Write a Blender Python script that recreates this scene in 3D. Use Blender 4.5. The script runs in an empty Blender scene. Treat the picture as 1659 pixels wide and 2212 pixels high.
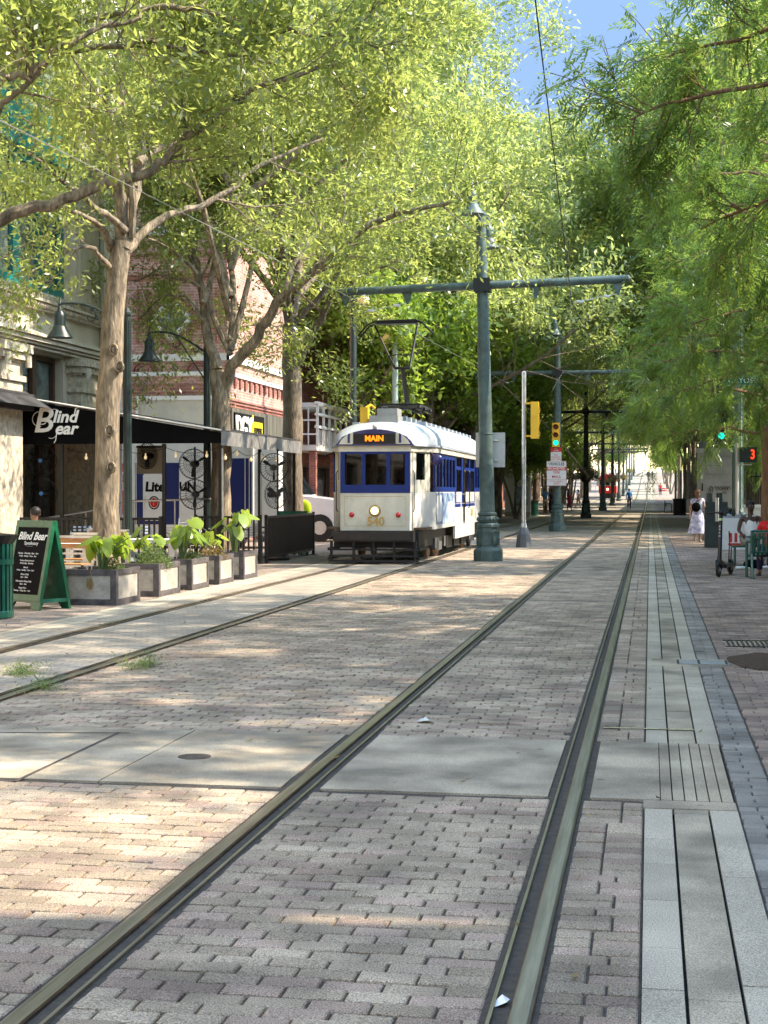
import bpy, bmesh, math, random
import numpy as np
from mathutils import Vector, Matrix
PI=math.pi; sin,cos=math.sin,math.cos
SC=bpy.context.scene; COL=SC.collection
# ------------------------------------------------------------ camera
FPX,CX,CY,CAMH=3324.0,829.5,1106.0,1.6
TH=math.atan(45/FPX); PS=math.atan(574.5*cos(TH)/FPX)
cd=bpy.data.cameras.new('camera'); cam=bpy.data.objects.new('camera',cd); COL.objects.link(cam)
cam.location=(0,0,CAMH); cam.rotation_euler=(PI/2-TH,0,PS)
cd.sensor_fit='VERTICAL'; cd.sensor_height=36; cd.lens=36*FPX/2212; cd.clip_end=3000; cd.clip_start=.1
SC.camera=cam
FW=Vector((-sin(PS)*cos(TH),cos(PS)*cos(TH),-sin(TH))); RT=Vector((cos(PS),sin(PS),0)); UP=RT.cross(FW)
def ray(px,py): return FW+RT*((px-CX)/FPX)+UP*((CY-py)/FPX)
def PY(px,py,Y):
    d=ray(px,py); t=Y/d.y; return Vector((d.x*t,Y,CAMH+d.z*t))
def G(px,py):
    d=ray(px,py); t=-CAMH/d.z; return Vector((d.x*t,d.y*t,0))
# ------------------------------------------------------------ light
SUN_EL=math.radians(47); SUN_AZ=math.radians(5)      # azimuth from +X towards +Y
w=bpy.data.worlds.new("World"); SC.world=w; w.use_nodes=True
nt=w.node_tree; bg=nt.nodes['Background']; sky=nt.nodes.new('ShaderNodeTexSky'); sky.sky_type='NISHITA'
sky.sun_disc=False; sky.sun_elevation=SUN_EL; sky.sun_rotation=PI/2-SUN_AZ
sky.air_density=1.5; sky.dust_density=.6; sky.ozone_density=1.2
nt.links.new(sky.outputs[0],bg.inputs[0]); bg.inputs[1].default_value=.15
sl=bpy.data.lights.new('sun','SUN'); sl.energy=2.1; sl.angle=math.radians(.55); sl.color=(1,.86,.68)
so=bpy.data.objects.new('sun',sl); COL.objects.link(so)
sd=Vector((cos(SUN_EL)*cos(SUN_AZ),cos(SUN_EL)*sin(SUN_AZ),sin(SUN_EL)))
so.rotation_euler=sd.to_track_quat('Z','Y').to_euler(); so.location=(30,0,40)
SC.view_settings.view_transform='Standard'; SC.view_settings.look='None'
SC.view_settings.exposure=2.5; SC.view_settings.gamma=1
SC.render.engine='CYCLES'
cy=SC.cycles; cy.max_bounces=6; cy.diffuse_bounces=3; cy.glossy_bounces=3; cy.transmission_bounces=4; cy.transparent_max_bounces=8
cy.use_denoising=True; cy.caustics_reflective=False; cy.caustics_refractive=False
# ------------------------------------------------------------ materials
M={}
def newmat(name):
    m=bpy.data.materials.new(name); m.use_nodes=True; M[name]=m
    return m,m.node_tree,m.node_tree.nodes['Principled BSDF']
def N(nt,t,**k):
    n=nt.nodes.new('ShaderNode'+t)
    for a,b in k.items():
        if a in n.inputs: n.inputs[a].default_value=b
        else: setattr(n,a,b)
    return n
def rgb(c): return (c[0],c[1],c[2],1)
def objcoord(nt,world=False):
    if world: return N(nt,'NewGeometry').outputs['Position']
    return N(nt,'TexCoord').outputs['Object']
def mat(name,c,rough=.6,metal=0,var=.18,scale=4,bump=0,bscale=60,emit=None,es=1,c2=None,spec=.5,fine=0,world=False,stretch=None,coat=0):
    m,nt,b=newmat(name); L=nt.links
    b.inputs['Roughness'].default_value=rough; b.inputs['Metallic'].default_value=metal; b.inputs['Specular IOR Level'].default_value=spec
    if coat: b.inputs['Coat Weight'].default_value=coat
    co=objcoord(nt,world)
    if stretch:
        mp=N(nt,'Mapping'); mp.inputs['Scale'].default_value=stretch; L.new(co,mp.inputs[0]); co=mp.outputs[0]
    if var or c2:
        n=N(nt,'TexNoise'); n.inputs['Scale'].default_value=scale; n.inputs['Detail'].default_value=5; n.inputs['Roughness'].default_value=.65; L.new(co,n.inputs['Vector'])
        r=N(nt,'ValToRGB'); r.color_ramp.elements[0].position=.36; r.color_ramp.elements[1].position=.66
        a=[v*(1-var) for v in c]; d=c2 if c2 else [min(1,v*(1+var)) for v in c]
        r.color_ramp.elements[0].color=rgb(a); r.color_ramp.elements[1].color=rgb(d)
        L.new(n.outputs[0],r.inputs[0]); out=r.outputs[0]
        if fine:
            n2=N(nt,'TexNoise'); n2.inputs['Scale'].default_value=bscale; n2.inputs['Detail'].default_value=2; L.new(co,n2.inputs['Vector'])
            mr=N(nt,'MapRange'); mr.inputs[1].default_value=.3; mr.inputs[2].default_value=.7; mr.inputs[3].default_value=1-fine; mr.inputs[4].default_value=1+fine; L.new(n2.outputs[0],mr.inputs[0])
            mx=N(nt,'VectorMath',operation='SCALE'); L.new(out,mx.inputs[0]); L.new(mr.outputs[0],mx.inputs['Scale']); out=mx.outputs[0]
        L.new(out,b.inputs['Base Color'])
    else: b.inputs['Base Color'].default_value=rgb(c)
    if bump:
        n3=N(nt,'TexNoise'); n3.inputs['Scale'].default_value=bscale; n3.inputs['Detail'].default_value=4; L.new(co,n3.inputs['Vector'])
        bp=N(nt,'Bump'); bp.inputs['Strength'].default_value=bump; bp.inputs['Distance'].default_value=.03 if 'bark' in name else .01; L.new(n3.outputs[0],bp.inputs['Height']); L.new(bp.outputs[0],b.inputs['Normal'])
    if emit:
        b.inputs['Emission Color'].default_value=rgb(emit); b.inputs['Emission Strength'].default_value=es
    return m
def leafmat(name,ca,cb,trans=.5,tc=(.3,.45,.05)):
    m,nt,b=newmat(name); L=nt.links; nt.nodes.remove(b)
    g=N(nt,'NewGeometry'); r=N(nt,'ValToRGB'); e=r.color_ramp.elements; e[0].color=rgb(ca); e[1].color=rgb(cb)
    cn_=N(nt,'TexNoise'); cn_.inputs['Scale'].default_value=.9; cn_.inputs['Detail'].default_value=3; L.new(N(nt,'TexCoord').outputs['Object'],cn_.inputs['Vector'])
    cm=N(nt,'MapRange'); cm.inputs[1].default_value=.35; cm.inputs[2].default_value=.65; cm.inputs[3].default_value=-.35; cm.inputs[4].default_value=.4; L.new(cn_.outputs[0],cm.inputs[0])
    ca_=N(nt,'Math',operation='MULTIPLY_ADD'); ca_.inputs[1].default_value=.75; L.new(g.outputs['Random Per Island'],ca_.inputs[0]); L.new(cm.outputs[0],ca_.inputs[2]); L.new(ca_.outputs[0],r.inputs[0])
    d=N(nt,'BsdfDiffuse'); L.new(r.outputs[0],d.inputs[0])
    t=N(nt,'BsdfTranslucent'); hs=N(nt,'MixRGB',blend_type='MIX'); hs.inputs[0].default_value=.6; hs.inputs[2].default_value=rgb(tc); L.new(r.outputs[0],hs.inputs[1]); L.new(hs.outputs[0],t.inputs[0])
    mx=N(nt,'MixShader'); mx.inputs[0].default_value=trans; L.new(d.outputs[0],mx.inputs[1]); L.new(t.outputs[0],mx.inputs[2])
    gl=N(nt,'BsdfGlossy'); gl.inputs['Roughness'].default_value=.35; gl.inputs[0].default_value=(.9,.95,1,1)
    m2=N(nt,'MixShader'); m2.inputs[0].default_value=.035; L.new(mx.outputs[0],m2.inputs[1]); L.new(gl.outputs[0],m2.inputs[2])
    L.new(m2.outputs[0],nt.nodes['Material Output'].inputs[0]); return m
def stonemat(name,ca,cb,speck=.35,rough=.8,patch=.4,gum=False,scale=220):
    """cast paver / granite: per-block tone + mineral speckle + soft dirt patches"""
    m,nt,b=newmat(name); L=nt.links; g=N(nt,'NewGeometry'); pos=g.outputs['Position']
    r=N(nt,'ValToRGB'); e=r.color_ramp.elements; e[0].color=rgb(ca); e[1].color=rgb(cb); L.new(g.outputs['Random Per Island'],r.inputs[0])
    n=N(nt,'TexNoise'); n.inputs['Scale'].default_value=scale; n.inputs['Detail'].default_value=2; n.inputs['Roughness'].default_value=.8; L.new(pos,n.inputs['Vector'])
    mr=N(nt,'MapRange'); mr.inputs[1].default_value=.35; mr.inputs[2].default_value=.65; mr.inputs[3].default_value=1-speck; mr.inputs[4].default_value=1+speck; L.new(n.outputs[0],mr.inputs[0])
    p=N(nt,'TexNoise'); p.inputs['Scale'].default_value=1.7; p.inputs['Detail'].default_value=6; L.new(pos,p.inputs['Vector'])
    mr2=N(nt,'MapRange'); mr2.inputs[1].default_value=.35; mr2.inputs[2].default_value=.65; mr2.inputs[3].default_value=1-patch; mr2.inputs[4].default_value=1+patch*.6; L.new(p.outputs[0],mr2.inputs[0])
    mu=N(nt,'Math',operation='MULTIPLY'); L.new(mr.outputs[0],mu.inputs[0]); L.new(mr2.outputs[0],mu.inputs[1]); fac=mu.outputs[0]
    if gum:
        v=N(nt,'TexVoronoi'); v.inputs['Scale'].default_value=3.3; v.feature='F1'; L.new(pos,v.inputs['Vector'])
        n4=N(nt,'TexNoise'); n4.inputs['Scale'].default_value=30; L.new(pos,n4.inputs['Vector'])
        ad=N(nt,'Math',operation='MULTIPLY_ADD'); ad.inputs[1].default_value=.09; L.new(n4.outputs[0],ad.inputs[0]); L.new(v.outputs['Distance'],ad.inputs[2])
        mg=N(nt,'MapRange'); mg.inputs[1].default_value=.1; mg.inputs[2].default_value=.125; mg.inputs[3].default_value=.55; mg.inputs[4].default_value=1; L.new(ad.outputs[0],mg.inputs[0])
        m3=N(nt,'Math',operation='MULTIPLY'); L.new(fac,m3.inputs[0]); L.new(mg.outputs[0],m3.inputs[1]); fac=m3.outputs[0]
    sc=N(nt,'VectorMath',operation='SCALE'); L.new(r.outputs[0],sc.inputs[0]); L.new(fac,sc.inputs['Scale']); L.new(sc.outputs[0],b.inputs['Base Color'])
    b.inputs['Roughness'].default_value=rough
    bp=N(nt,'Bump'); bp.inputs['Strength'].default_value=.5; bp.inputs['Distance'].default_value=.004; L.new(n.outputs[0],bp.inputs['Height']); L.new(bp.outputs[0],b.inputs['Normal'])
    return m
def pavemat(name,ca,cb,joint,bw=.206,bh=.103,patch=.25,rot=0,wall=False,msize=.006,bumpd=.006,vary=0):
    """bricks or pavers drawn in a surface (far paving, brick walls)"""
    m,nt,b=newmat(name); L=nt.links; g=N(nt,'NewGeometry'); pos=g.outputs['Position']
    if wall:
        sx=N(nt,'SeparateXYZ'); L.new(pos,sx.inputs[0]); a=N(nt,'Math',operation='ADD'); L.new(sx.outputs[0],a.inputs[0]); L.new(sx.outputs[1],a.inputs[1])
        cb_=N(nt,'CombineXYZ'); L.new(a.outputs[0],cb_.inputs[0]); L.new(sx.outputs[2],cb_.inputs[1]); vec=cb_.outputs[0]
    else:
        mp=N(nt,'Mapping'); mp.inputs['Rotation'].default_value=(0,0,rot); L.new(pos,mp.inputs[0]); vec=mp.outputs[0]
    n0=N(nt,'TexNoise'); n0.inputs['Scale'].default_value=3; L.new(pos,n0.inputs['Vector'])
    va=N(nt,'VectorMath',operation='MULTIPLY_ADD'); va.inputs[1].default_value=(.03,.03,0); L.new(n0.outputs['Color'],va.inputs[0]); L.new(vec,va.inputs[2]); vec2=va.outputs[0]
    br=N(nt,'TexBrick'); br.inputs['Scale'].default_value=1; br.inputs['Brick Width'].default_value=bw; br.inputs['Row Height'].default_value=bh
    br.inputs['Mortar Size'].default_value=msize; br.inputs['Mortar Smooth'].default_value=.3; br.inputs['Color1'].default_value=rgb(ca); br.inputs['Color2'].default_value=rgb(cb); br.inputs['Mortar'].default_value=rgb(joint); L.new(vec2,br.inputs['Vector'])
    p=N(nt,'TexNoise'); p.inputs['Scale'].default_value=1.3; p.inputs['Detail'].default_value=7; p.inputs['Roughness'].default_value=.6; L.new(pos,p.inputs['Vector'])
    mr2=N(nt,'MapRange'); mr2.inputs[1].default_value=.35; mr2.inputs[2].default_value=.65; mr2.inputs[3].default_value=1-patch; mr2.inputs[4].default_value=1+patch*.6; L.new(p.outputs[0],mr2.inputs[0])
    sc=N(nt,'VectorMath',operation='SCALE'); L.new(br.outputs[0],sc.inputs[0]); L.new(mr2.outputs[0],sc.inputs['Scale'])
    col=sc.outputs[0]
    if vary:
        n5=N(nt,'TexNoise'); n5.inputs['Scale'].default_value=6; n5.inputs['Detail'].default_value=6; n5.inputs['Roughness'].default_value=.7; L.new(pos,n5.inputs['Vector'])
        rr=N(nt,'MapRange'); rr.inputs[1].default_value=.5; rr.inputs[2].default_value=.62; rr.inputs[3].default_value=0; rr.inputs[4].default_value=vary; L.new(n5.outputs[0],rr.inputs[0])
        mx=N(nt,'MixRGB'); mx.inputs[2].default_value=(.6,.45,.4,1); L.new(rr.outputs[0],mx.inputs[0]); L.new(col,mx.inputs[1]); col=mx.outputs[0]
    L.new(col,b.inputs['Base Color']); b.inputs['Roughness'].default_value=.85
    bp=N(nt,'Bump'); bp.invert=True; bp.inputs['Strength'].default_value=.7; bp.inputs['Distance'].default_value=bumpd; L.new(br.outputs['Fac'],bp.inputs['Height']); L.new(bp.outputs[0],b.inputs['Normal'])
    return m
# paving
stonemat('paver_grey',(.25,.195,.132),(.38,.305,.215),.7,gum=True,scale=170)
stonemat('paver_pink',(.25,.18,.13),(.37,.275,.205),.7,gum=True,scale=170)
stonemat('paver_blue',(.19,.172,.145),(.28,.255,.215),.4)
stonemat('paver_red',(.19,.135,.105),(.30,.22,.175),.4)
stonemat('granite',(.36,.31,.228),(.46,.4,.30),.6,patch=.2,scale=190)
stonemat('concrete',(.315,.262,.182),(.365,.308,.218),.5,patch=.5,gum=True,scale=150)
stonemat('concrete_pale',(.33,.285,.22),(.39,.345,.27),.3,patch=.2,scale=120)
mat('joint_sand',(.06,.05,.04),.95,var=.4,scale=30,world=True)
mat('asphalt',(.058,.047,.035),.9,var=.35,scale=20,bump=.6,bscale=120,world=True)
pavemat('far_paving',(.26,.22,.165),(.35,.3,.23),(.14,.115,.085))
pavemat('far_red',(.22,.17,.135),(.31,.25,.2),(.10,.085,.07))
pavemat('far_pale',(.29,.25,.195),(.36,.315,.25),(.14,.12,.09),bw=.206,bh=.103)
pavemat('brick',(.34,.14,.1),(.45,.22,.165),(.55,.45,.4),bw=.24,bh=.085,wall=True,vary=.4,patch=.35,msize=.008)
pavemat('brick_dark',(.22,.07,.05),(.34,.12,.085),(.3,.24,.21),bw=.24,bh=.085,wall=True,patch=.3)
pavemat('brick_tan',(.42,.3,.2),(.5,.38,.27),(.4,.35,.3),bw=.24,bh=.085,wall=True,patch=.3)
mat('steel_top',(.30,.265,.215),.3,.7,var=.35,scale=14,world=True,stretch=(1.6,.06,1),fine=.15)
mat('rail_side',(.16,.1,.06),.5,.6,var=.4,scale=6,world=True)
mat('groove',(.05,.034,.022),.8,var=.5,scale=25,world=True)
m_,nt_,b_=newmat('tram_glass'); nt_.nodes.remove(b_)
_t=N(nt_,'BsdfTransparent'); _t.inputs[0].default_value=(.2,.22,.22,1); _g=N(nt_,'BsdfGlossy'); _g.inputs['Roughness'].default_value=.03; _f=N(nt_,'Fresnel'); _f.inputs[0].default_value=1.45
_m=N(nt_,'MixShader'); nt_.links.new(_f.outputs[0],_m.inputs[0]); nt_.links.new(_t.outputs[0],_m.inputs[1]); nt_.links.new(_g.outputs[0],_m.inputs[2]); nt_.links.new(_m.outputs[0],nt_.nodes['Material Output'].inputs[0])
mat('sky_blue',(0,0,0),1,var=0,spec=0,emit=(.36,.57,1.0),es=.19)
# painted metal etc
mat('pole_green',(.065,.1,.09),.55,.0,var=.32,scale=4,coat=.08,fine=.12)
mat('pole_dark',(.018,.03,.028),.4,var=.3)
mat('pole_pale',(.25,.33,.29),.5,var=.15)
mat('green_paint',(.008,.1,.045),.32,var=.3,scale=6,coat=.4)
mat('bench_green',(.006,.085,.055),.35,var=.2,coat=.4)
mat('galv',(.5,.5,.49),.38,.75,var=.2,scale=6)
mat('base_grey',(.11,.115,.12),.55,.3,var=.2)
mat('black_metal',(.006,.006,.0065),.4,.2,var=.3)
mat('black_fabric',(.0035,.0035,.004),.9,var=.3,spec=.1)
mat('awning_front_sunlit',(.16,.155,.145),.8,var=.3,scale=3)  # black cloth coloured paler here, standing for sun on the front valance
mat('awning_top',(.03,.03,.032),.75,var=.4,scale=2)
mat('white_text',(.85,.84,.8),.6,var=0)
mat('gold_text',(.5,.33,.1),.4,.3,var=0)
mat('faint_yellow',(.42,.38,.2),.9,var=.4,scale=30)
mat('yellow_sig',(.75,.42,.02),.45,var=.1)
mat('white_sign',(.72,.71,.68),.5,var=.05)
mat('sign_back',(.52,.5,.46),.55,var=.08)
mat('sign_red',(.62,.03,.025),.5,var=.08)
mat('sign_green',(.0,.2,.09),.5,var=.05)
mat('lens_dark',(.08,.02,.01),.3,var=0)
mat('green_glow',(0,.5,.4),.3,var=0,emit=(.0,1,.62),es=.38)
mat('red_glow',(.5,.02,0),.3,var=0,emit=(1,.05,.01),es=.45)
mat('orange_glow',(.5,.1,0),.3,var=0,emit=(1,.2,.0),es=.42)
mat('lamp_glow',(.9,.8,.6),.3,var=0,emit=(1,.75,.45),es=.7)
mat('bulb_warm',(.9,.75,.5),.2,var=0,emit=(1,.7,.35),es=.08)
mat('lamp_globe',(.8,.6,.3),.25,var=0,emit=(1,.6,.2),es=.05)
mat('stone',(.56,.5,.4),.85,var=.14,scale=1.2,bump=.3,bscale=40,fine=.08,world=True)
mat('stone_carved',(.5,.44,.34),.85,var=.35,scale=9,bump=.5,bscale=30,world=True)
mat('stone_pale',(.62,.59,.54),.85,var=.08,scale=1.5,world=True)
mat('stucco',(.42,.38,.3),.9,var=.1,scale=2,world=True)
mat('teal',(.01,.16,.15),.4,var=.15)
mat('glass',(.09,.13,.12),.05,.0,var=.5,scale=.8,spec=1,world=True,c2=(.3,.36,.33))
mat('glass_dark',(.012,.014,.016),.05,var=0,spec=1)
mat('car_glass',(.012,.016,.018),.04,var=.3,spec=.45,scale=1.2)
mat('wood',(.45,.22,.08),.5,var=.3,scale=5,stretch=(1,12,12))
mat('brown_frame',(.07,.035,.02),.5,var=.2)
mat('alu',(.62,.62,.61),.3,.8,var=.1)
mat('planter_frame',(.085,.075,.075),.7,var=.45,scale=7,fine=.2)
mat('planter_panel',(.38,.35,.3),.8,var=.25,scale=5,fine=.1)
mat('soil',(.06,.035,.02),.95,var=.5,scale=30,bump=1,bscale=50)
mat('tram_white',(.66,.61,.49),.38,var=.16,scale=1.6,coat=.2)
mat('tram_side',(.68,.65,.57),.35,var=.12,scale=1.6,coat=.3)
mat('tram_blue',(.002,.022,.16),.35,var=.15,scale=3,spec=.3)
mat('tram_navy',(.02,.015,.12),.35,var=.1,coat=.3)
mat('tram_roof',(.42,.46,.5),.4,.1,var=.14,scale=1.5)
mat('tram_red',(.6,.01,.01),.25,var=0,coat=.5)
mat('under_black',(.005,.0045,.004),.6,var=.4,scale=8)
mat('bumper',(.018,.011,.009),.5,var=.4,scale=6)
mat('ad_blue',(.04,.15,.5),.4,var=.7,scale=2.2,c2=(.55,.7,.85))
mat('seat_wood',(.07,.028,.013),.4,var=.3)
mat('mural_navy',(.004,.012,.11),.5,var=.12)
mat('mural_white',(.74,.73,.7),.5,var=.05,scale=2)
mat('mural_red',(.5,.012,.012),.5,var=.06)
mat('mural_black',(.01,.009,.009),.9,var=0,spec=.1)
mat('dgx_slat',(.10,.095,.075),.7,var=.3,scale=4,stretch=(1,1,.15))
mat('yellow_sign',(.75,.6,.02),.5,var=.1)
mat('hi_vis',(.7,.95,.02),.5,var=.05)
mat('truck_white',(.75,.75,.75),.3,var=.04,coat=.5)
mat('tyre',(.015,.015,.015),.8,var=.2)
mat('cab_grey',(.30,.30,.285),.55,.2,var=.14,scale=2.5)
mat('cloth_white',(.78,.77,.75),.85,var=.05)
mat('cloth_red',(.6,.01,.012),.85,var=.1)
mat('cloth_blue',(.1,.28,.6),.85,var=.15)
mat('cloth_bright_blue',(.02,.2,.62),.85,var=.1)
mat('cloth_navy',(.02,.02,.06),.85,var=.1)
mat('cloth_tan',(.5,.42,.3),.85,var=.1)
mat('cloth_pink',(.6,.03,.12),.85,var=.1)
mat('cloth_grey',(.3,.3,.3),.85,var=.1)
mat('dress',(.36,.33,.62),.85,var=.3,scale=11,c2=(.85,.85,.9))
mat('skin_dark',(.07,.03,.018),.5,var=.1)
mat('skin_light',(.55,.32,.23),.5,var=.08)
mat('skin_mid',(.25,.13,.08),.5,var=.08)
mat('hair_dark',(.012,.009,.008),.6,var=.3)
mat('hair_grey',(.16,.13,.11),.7,var=.3)
mat('hair_red',(.2,.09,.045),.6,var=.3)
mat('plastic_clear',(.6,.65,.65),.15,var=.1)
mat('scooter_black',(.012,.012,.016),.35,var=.2)
mat('scooter_green',(.55,.75,.3),.5,var=0)
mat('bark',(.21,.165,.11),.9,var=.5,scale=3,bump=1,bscale=11,fine=.4,stretch=(2,2,.5))
mat('bark_dark',(.18,.14,.10),.9,var=.35,scale=4,bump=1,bscale=16,fine=.25,stretch=(2,2,.4))
mat('bark_red',(.2,.11,.055),.9,var=.3,scale=5,bump=1,bscale=18,fine=.25,stretch=(3,3,.25))
mat('twig',(.13,.1,.07),.9,var=.3)
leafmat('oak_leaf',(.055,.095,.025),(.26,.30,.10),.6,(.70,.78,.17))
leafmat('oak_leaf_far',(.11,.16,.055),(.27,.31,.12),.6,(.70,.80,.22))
leafmat('cypress_leaf',(.035,.08,.02),(.17,.26,.05),.52,(.48,.66,.10))
leafmat('dark_leaf',(.06,.10,.03),(.15,.2,.055),.45,(.45,.54,.1))
leafmat('bright_leaf',(.12,.2,.02),(.25,.34,.05),.5,(.45,.6,.08))
leafmat('ear_leaf',(.12,.24,.035),(.34,.42,.08),.5,(.6,.75,.08))
leafmat('herb_leaf',(.12,.18,.06),(.22,.28,.1),.4,(.3,.4,.1))
leafmat('flower_pink',(.3,.04,.1),(.5,.2,.2),.3,(.6,.2,.3))
leafmat('dry_leaf',(.18,.12,.05),(.4,.3,.12),.2,(.4,.3,.1))
# ------------------------------------------------------------ mesh builder
class MB:
    def __init__(s): s.v=[]; s.f=[]; s.m=[]
    def add(s,vs,fs,m=0):
        o=len(s.v); s.v+=[tuple(v) for v in vs]; s.f+=[tuple(i+o for i in f) for f in fs]; s.m+=[m]*len(fs); return s
    def box(s,x0,y0,z0,x1,y1,z1,m=0):
        if x0>x1:x0,x1=x1,x0
        if y0>y1:y0,y1=y1,y0
        if z0>z1:z0,z1=z1,z0
        return s.add([(x0,y0,z0),(x1,y0,z0),(x1,y1,z0),(x0,y1,z0),(x0,y0,z1),(x1,y0,z1),(x1,y1,z1),(x0,y1,z1)],
          [(0,3,2,1),(4,5,6,7),(0,1,5,4),(1,2,6,5),(2,3,7,6),(3,0,4,7)],m)
    def cbox(s,c,d,m=0,rot=None):
        x,y,z=[a/2 for a in d]; vs=[Vector((i*x,j*y,k*z)) for k in(-1,1) for i,j in((-1,-1),(1,-1),(1,1),(-1,1))]
        if rot is not None: vs=[rot@v for v in vs]
        vs=[v+Vector(c) for v in vs]
        return s.add(vs,[(0,3,2,1),(4,5,6,7),(0,1,5,4),(1,2,6,5),(2,3,7,6),(3,0,4,7)],m)
    def tube(s,pts,rad,n=8,m=0,cap=True):
        pts=[Vector(p) for p in pts]; 
        if not hasattr(rad,'__len__'): rad=[rad]*len(pts)
        o=len(s.v); up=None
        for i,p in enumerate(pts):
            d=(pts[min(i+1,len(pts)-1)]-pts[max(i-1,0)])
            if d.length<1e-9: d=Vector((0,0,1))
            d.normalize()
            if up is None:
                up=d.orthogonal().normalized()
            else:
                up=(up-d*up.dot(d)); up=up.normalized() if up.length>1e-6 else d.orthogonal().normalized()
            sd_=d.cross(up)
            for k in range(n):
                a=2*PI*k/n; s.v.append(tuple(p+(up*cos(a)+sd_*sin(a))*rad[i]))
        for i in range(len(pts)-1):
            for k in range(n):
                a=o+i*n+k; b=o+i*n+(k+1)%n; s.f.append((a,b,b+n,a+n)); s.m.append(m)
        if cap:
            s.f.append(tuple(o+k for k in reversed(range(n)))); s.m.append(m)
            e=o+(len(pts)-1)*n; s.f.append(tuple(e+k for k in range(n))); s.m.append(m)
        return s
    def lathe(s,prof,n=12,c=(0,0,0),m=0,ang=0):
        o=len(s.v)
        for r,z in prof:
            for k in range(n):
                a=2*PI*k/n+ang; s.v.append((c[0]+r*cos(a),c[1]+r*sin(a),c[2]+z))
        for i in range(len(prof)-1):
            for k in range(n):
                a=o+i*n+k; b=o+i*n+(k+1)%n; s.f.append((a,b,b+n,a+n)); s.m.append(m)
        s.f.append(tuple(o+k for k in reversed(range(n)))); s.m.append(m)
        e=o+(len(prof)-1)*n; s.f.append(tuple(e+k for k in range(n))); s.m.append(m)
        return s
    def ball(s,c,r,n=8,m=0,sq=(1,1,1)):
        prof=[(max(.0005,sin(PI*i/n)),-cos(PI*i/n)) for i in range(n+1)]; o=len(s.v); s.lathe(prof,n+4,(0,0,0),m)
        for i in range(o,len(s.v)):
            v=s.v[i]; s.v[i]=(c[0]+v[0]*r*sq[0],c[1]+v[1]*r*sq[1],c[2]+v[2]*r*sq[2])
        return s
    def prism(s,poly,axis,a0,a1,m=0):
        """poly: list of 2-D points; axis 'x': (y,z), 'y': (x,z), 'z': (x,y)"""
        def q(p,a): return (a,p[0],p[1]) if axis=='x' else ((p[0],a,p[1]) if axis=='y' else (p[0],p[1],a))
        n=len(poly); vs=[q(p,a0) for p in poly]+[q(p,a1) for p in poly]
        return s.add(vs,[tuple(range(n))[::-1],tuple(range(n,2*n))]+[(i,(i+1)%n,(i+1)%n+n,i+n) for i in range(n)],m)
    def build(s,name,mats,parent=None,smooth=False,loc=None):
        me=bpy.data.meshes.new(name); me.from_pydata(s.v,[],s.f)
        if isinstance(mats,str): mats=[mats]
        for k in mats: me.materials.append(M[k])
        me.polygons.foreach_set('material_index',s.m)
        bm=bmesh.new(); bm.from_mesh(me); bmesh.ops.recalc_face_normals(bm,faces=bm.faces); bm.to_mesh(me); bm.free()
        if smooth: 
            me.polygons.foreach_set('use_smooth',[True]*len(me.polygons)); me.set_sharp_from_angle(angle=math.radians(40))
        o=bpy.data.objects.new(name,me); COL.objects.link(o)
        if parent is not None: o.parent=parent
        if loc is not None: o.location=loc
        return o
def tag(o,label=None,cat=None,group=None,kind=None):
    if label:o['label']=label
    if cat:o['category']=cat
    if group:o['group']=group
    if kind:o['kind']=kind
    return o
def thing(name,label,cat,loc=(0,0,0),rz=0,group=None,scale=1):
    o=bpy.data.objects.new(name,None); COL.objects.link(o); o.location=loc; o.rotation_euler=(0,0,rz); o.scale=(scale,)*3; o.empty_display_size=.2
    return tag(o,label,cat,group)
def copy_tree(o,parent=None):
    c=o.copy(); COL.objects.link(c)
    if parent is not None: c.parent=parent
    for ch in list(o.children): copy_tree(ch,c)
    return c
def dup(o,loc,rz=0,label=None,scale=None,group=None):
    c=copy_tree(o); c.location=loc; c.rotation_euler=(0,0,rz)
    if label:c['label']=label
    if group:c['group']=group
    if scale:c.scale=(scale,)*3 if not hasattr(scale,'__len__') else scale
    return c
def quads_mesh(name,V,matname,parent=None):
    """V: (n,4,3) numpy of separate quads"""
    n=len(V); me=bpy.data.meshes.new(name); me.vertices.add(n*4); me.vertices.foreach_set('co',V.reshape(-1).astype(np.float32))
    me.loops.add(n*4); me.loops.foreach_set('vertex_index',np.arange(n*4,dtype=np.int32)); me.polygons.add(n)
    me.polygons.foreach_set('loop_start',np.arange(0,n*4,4,dtype=np.int32)); me.update(calc_edges=True); me.validate()
    me.materials.append(M[matname]); o=bpy.data.objects.new(name,me); COL.objects.link(o)
    if parent is not None:o.parent=parent
    return o
def text(body,size,m,parent,origin,xdir=(1,0,0),updir=(0,0,1),shear=0,bold=0,ext=.004,align='CENTER',name='lettering',sx=1,space=1):
    cu=bpy.data.curves.new(name,'FONT'); cu.body=body; cu.size=size; cu.shear=shear; cu.offset=bold; cu.extrude=ext; cu.align_x=align; cu.align_y='CENTER'; cu.resolution_u=3; cu.space_character=space
    to=bpy.data.objects.new('t',cu); COL.objects.link(to); dg=bpy.context.evaluated_depsgraph_get(); dg.update()
    me=bpy.data.meshes.new_from_object(to.evaluated_get(dg)); bpy.data.objects.remove(to); me.name=name
    X=Vector(xdir).normalized()*sx; U=Vector(updir).normalized(); Z=X.cross(U).normalized()
    mt=Matrix((( X.x,U.x,Z.x,origin[0]),(X.y,U.y,Z.y,origin[1]),(X.z,U.z,Z.z,origin[2]),(0,0,0,1)))
    me.transform(mt); me.materials.clear(); me.materials.append(M[m]); o=bpy.data.objects.new(name,me); COL.objects.link(o)
    if parent is not None:o.parent=parent
    return o
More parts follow.
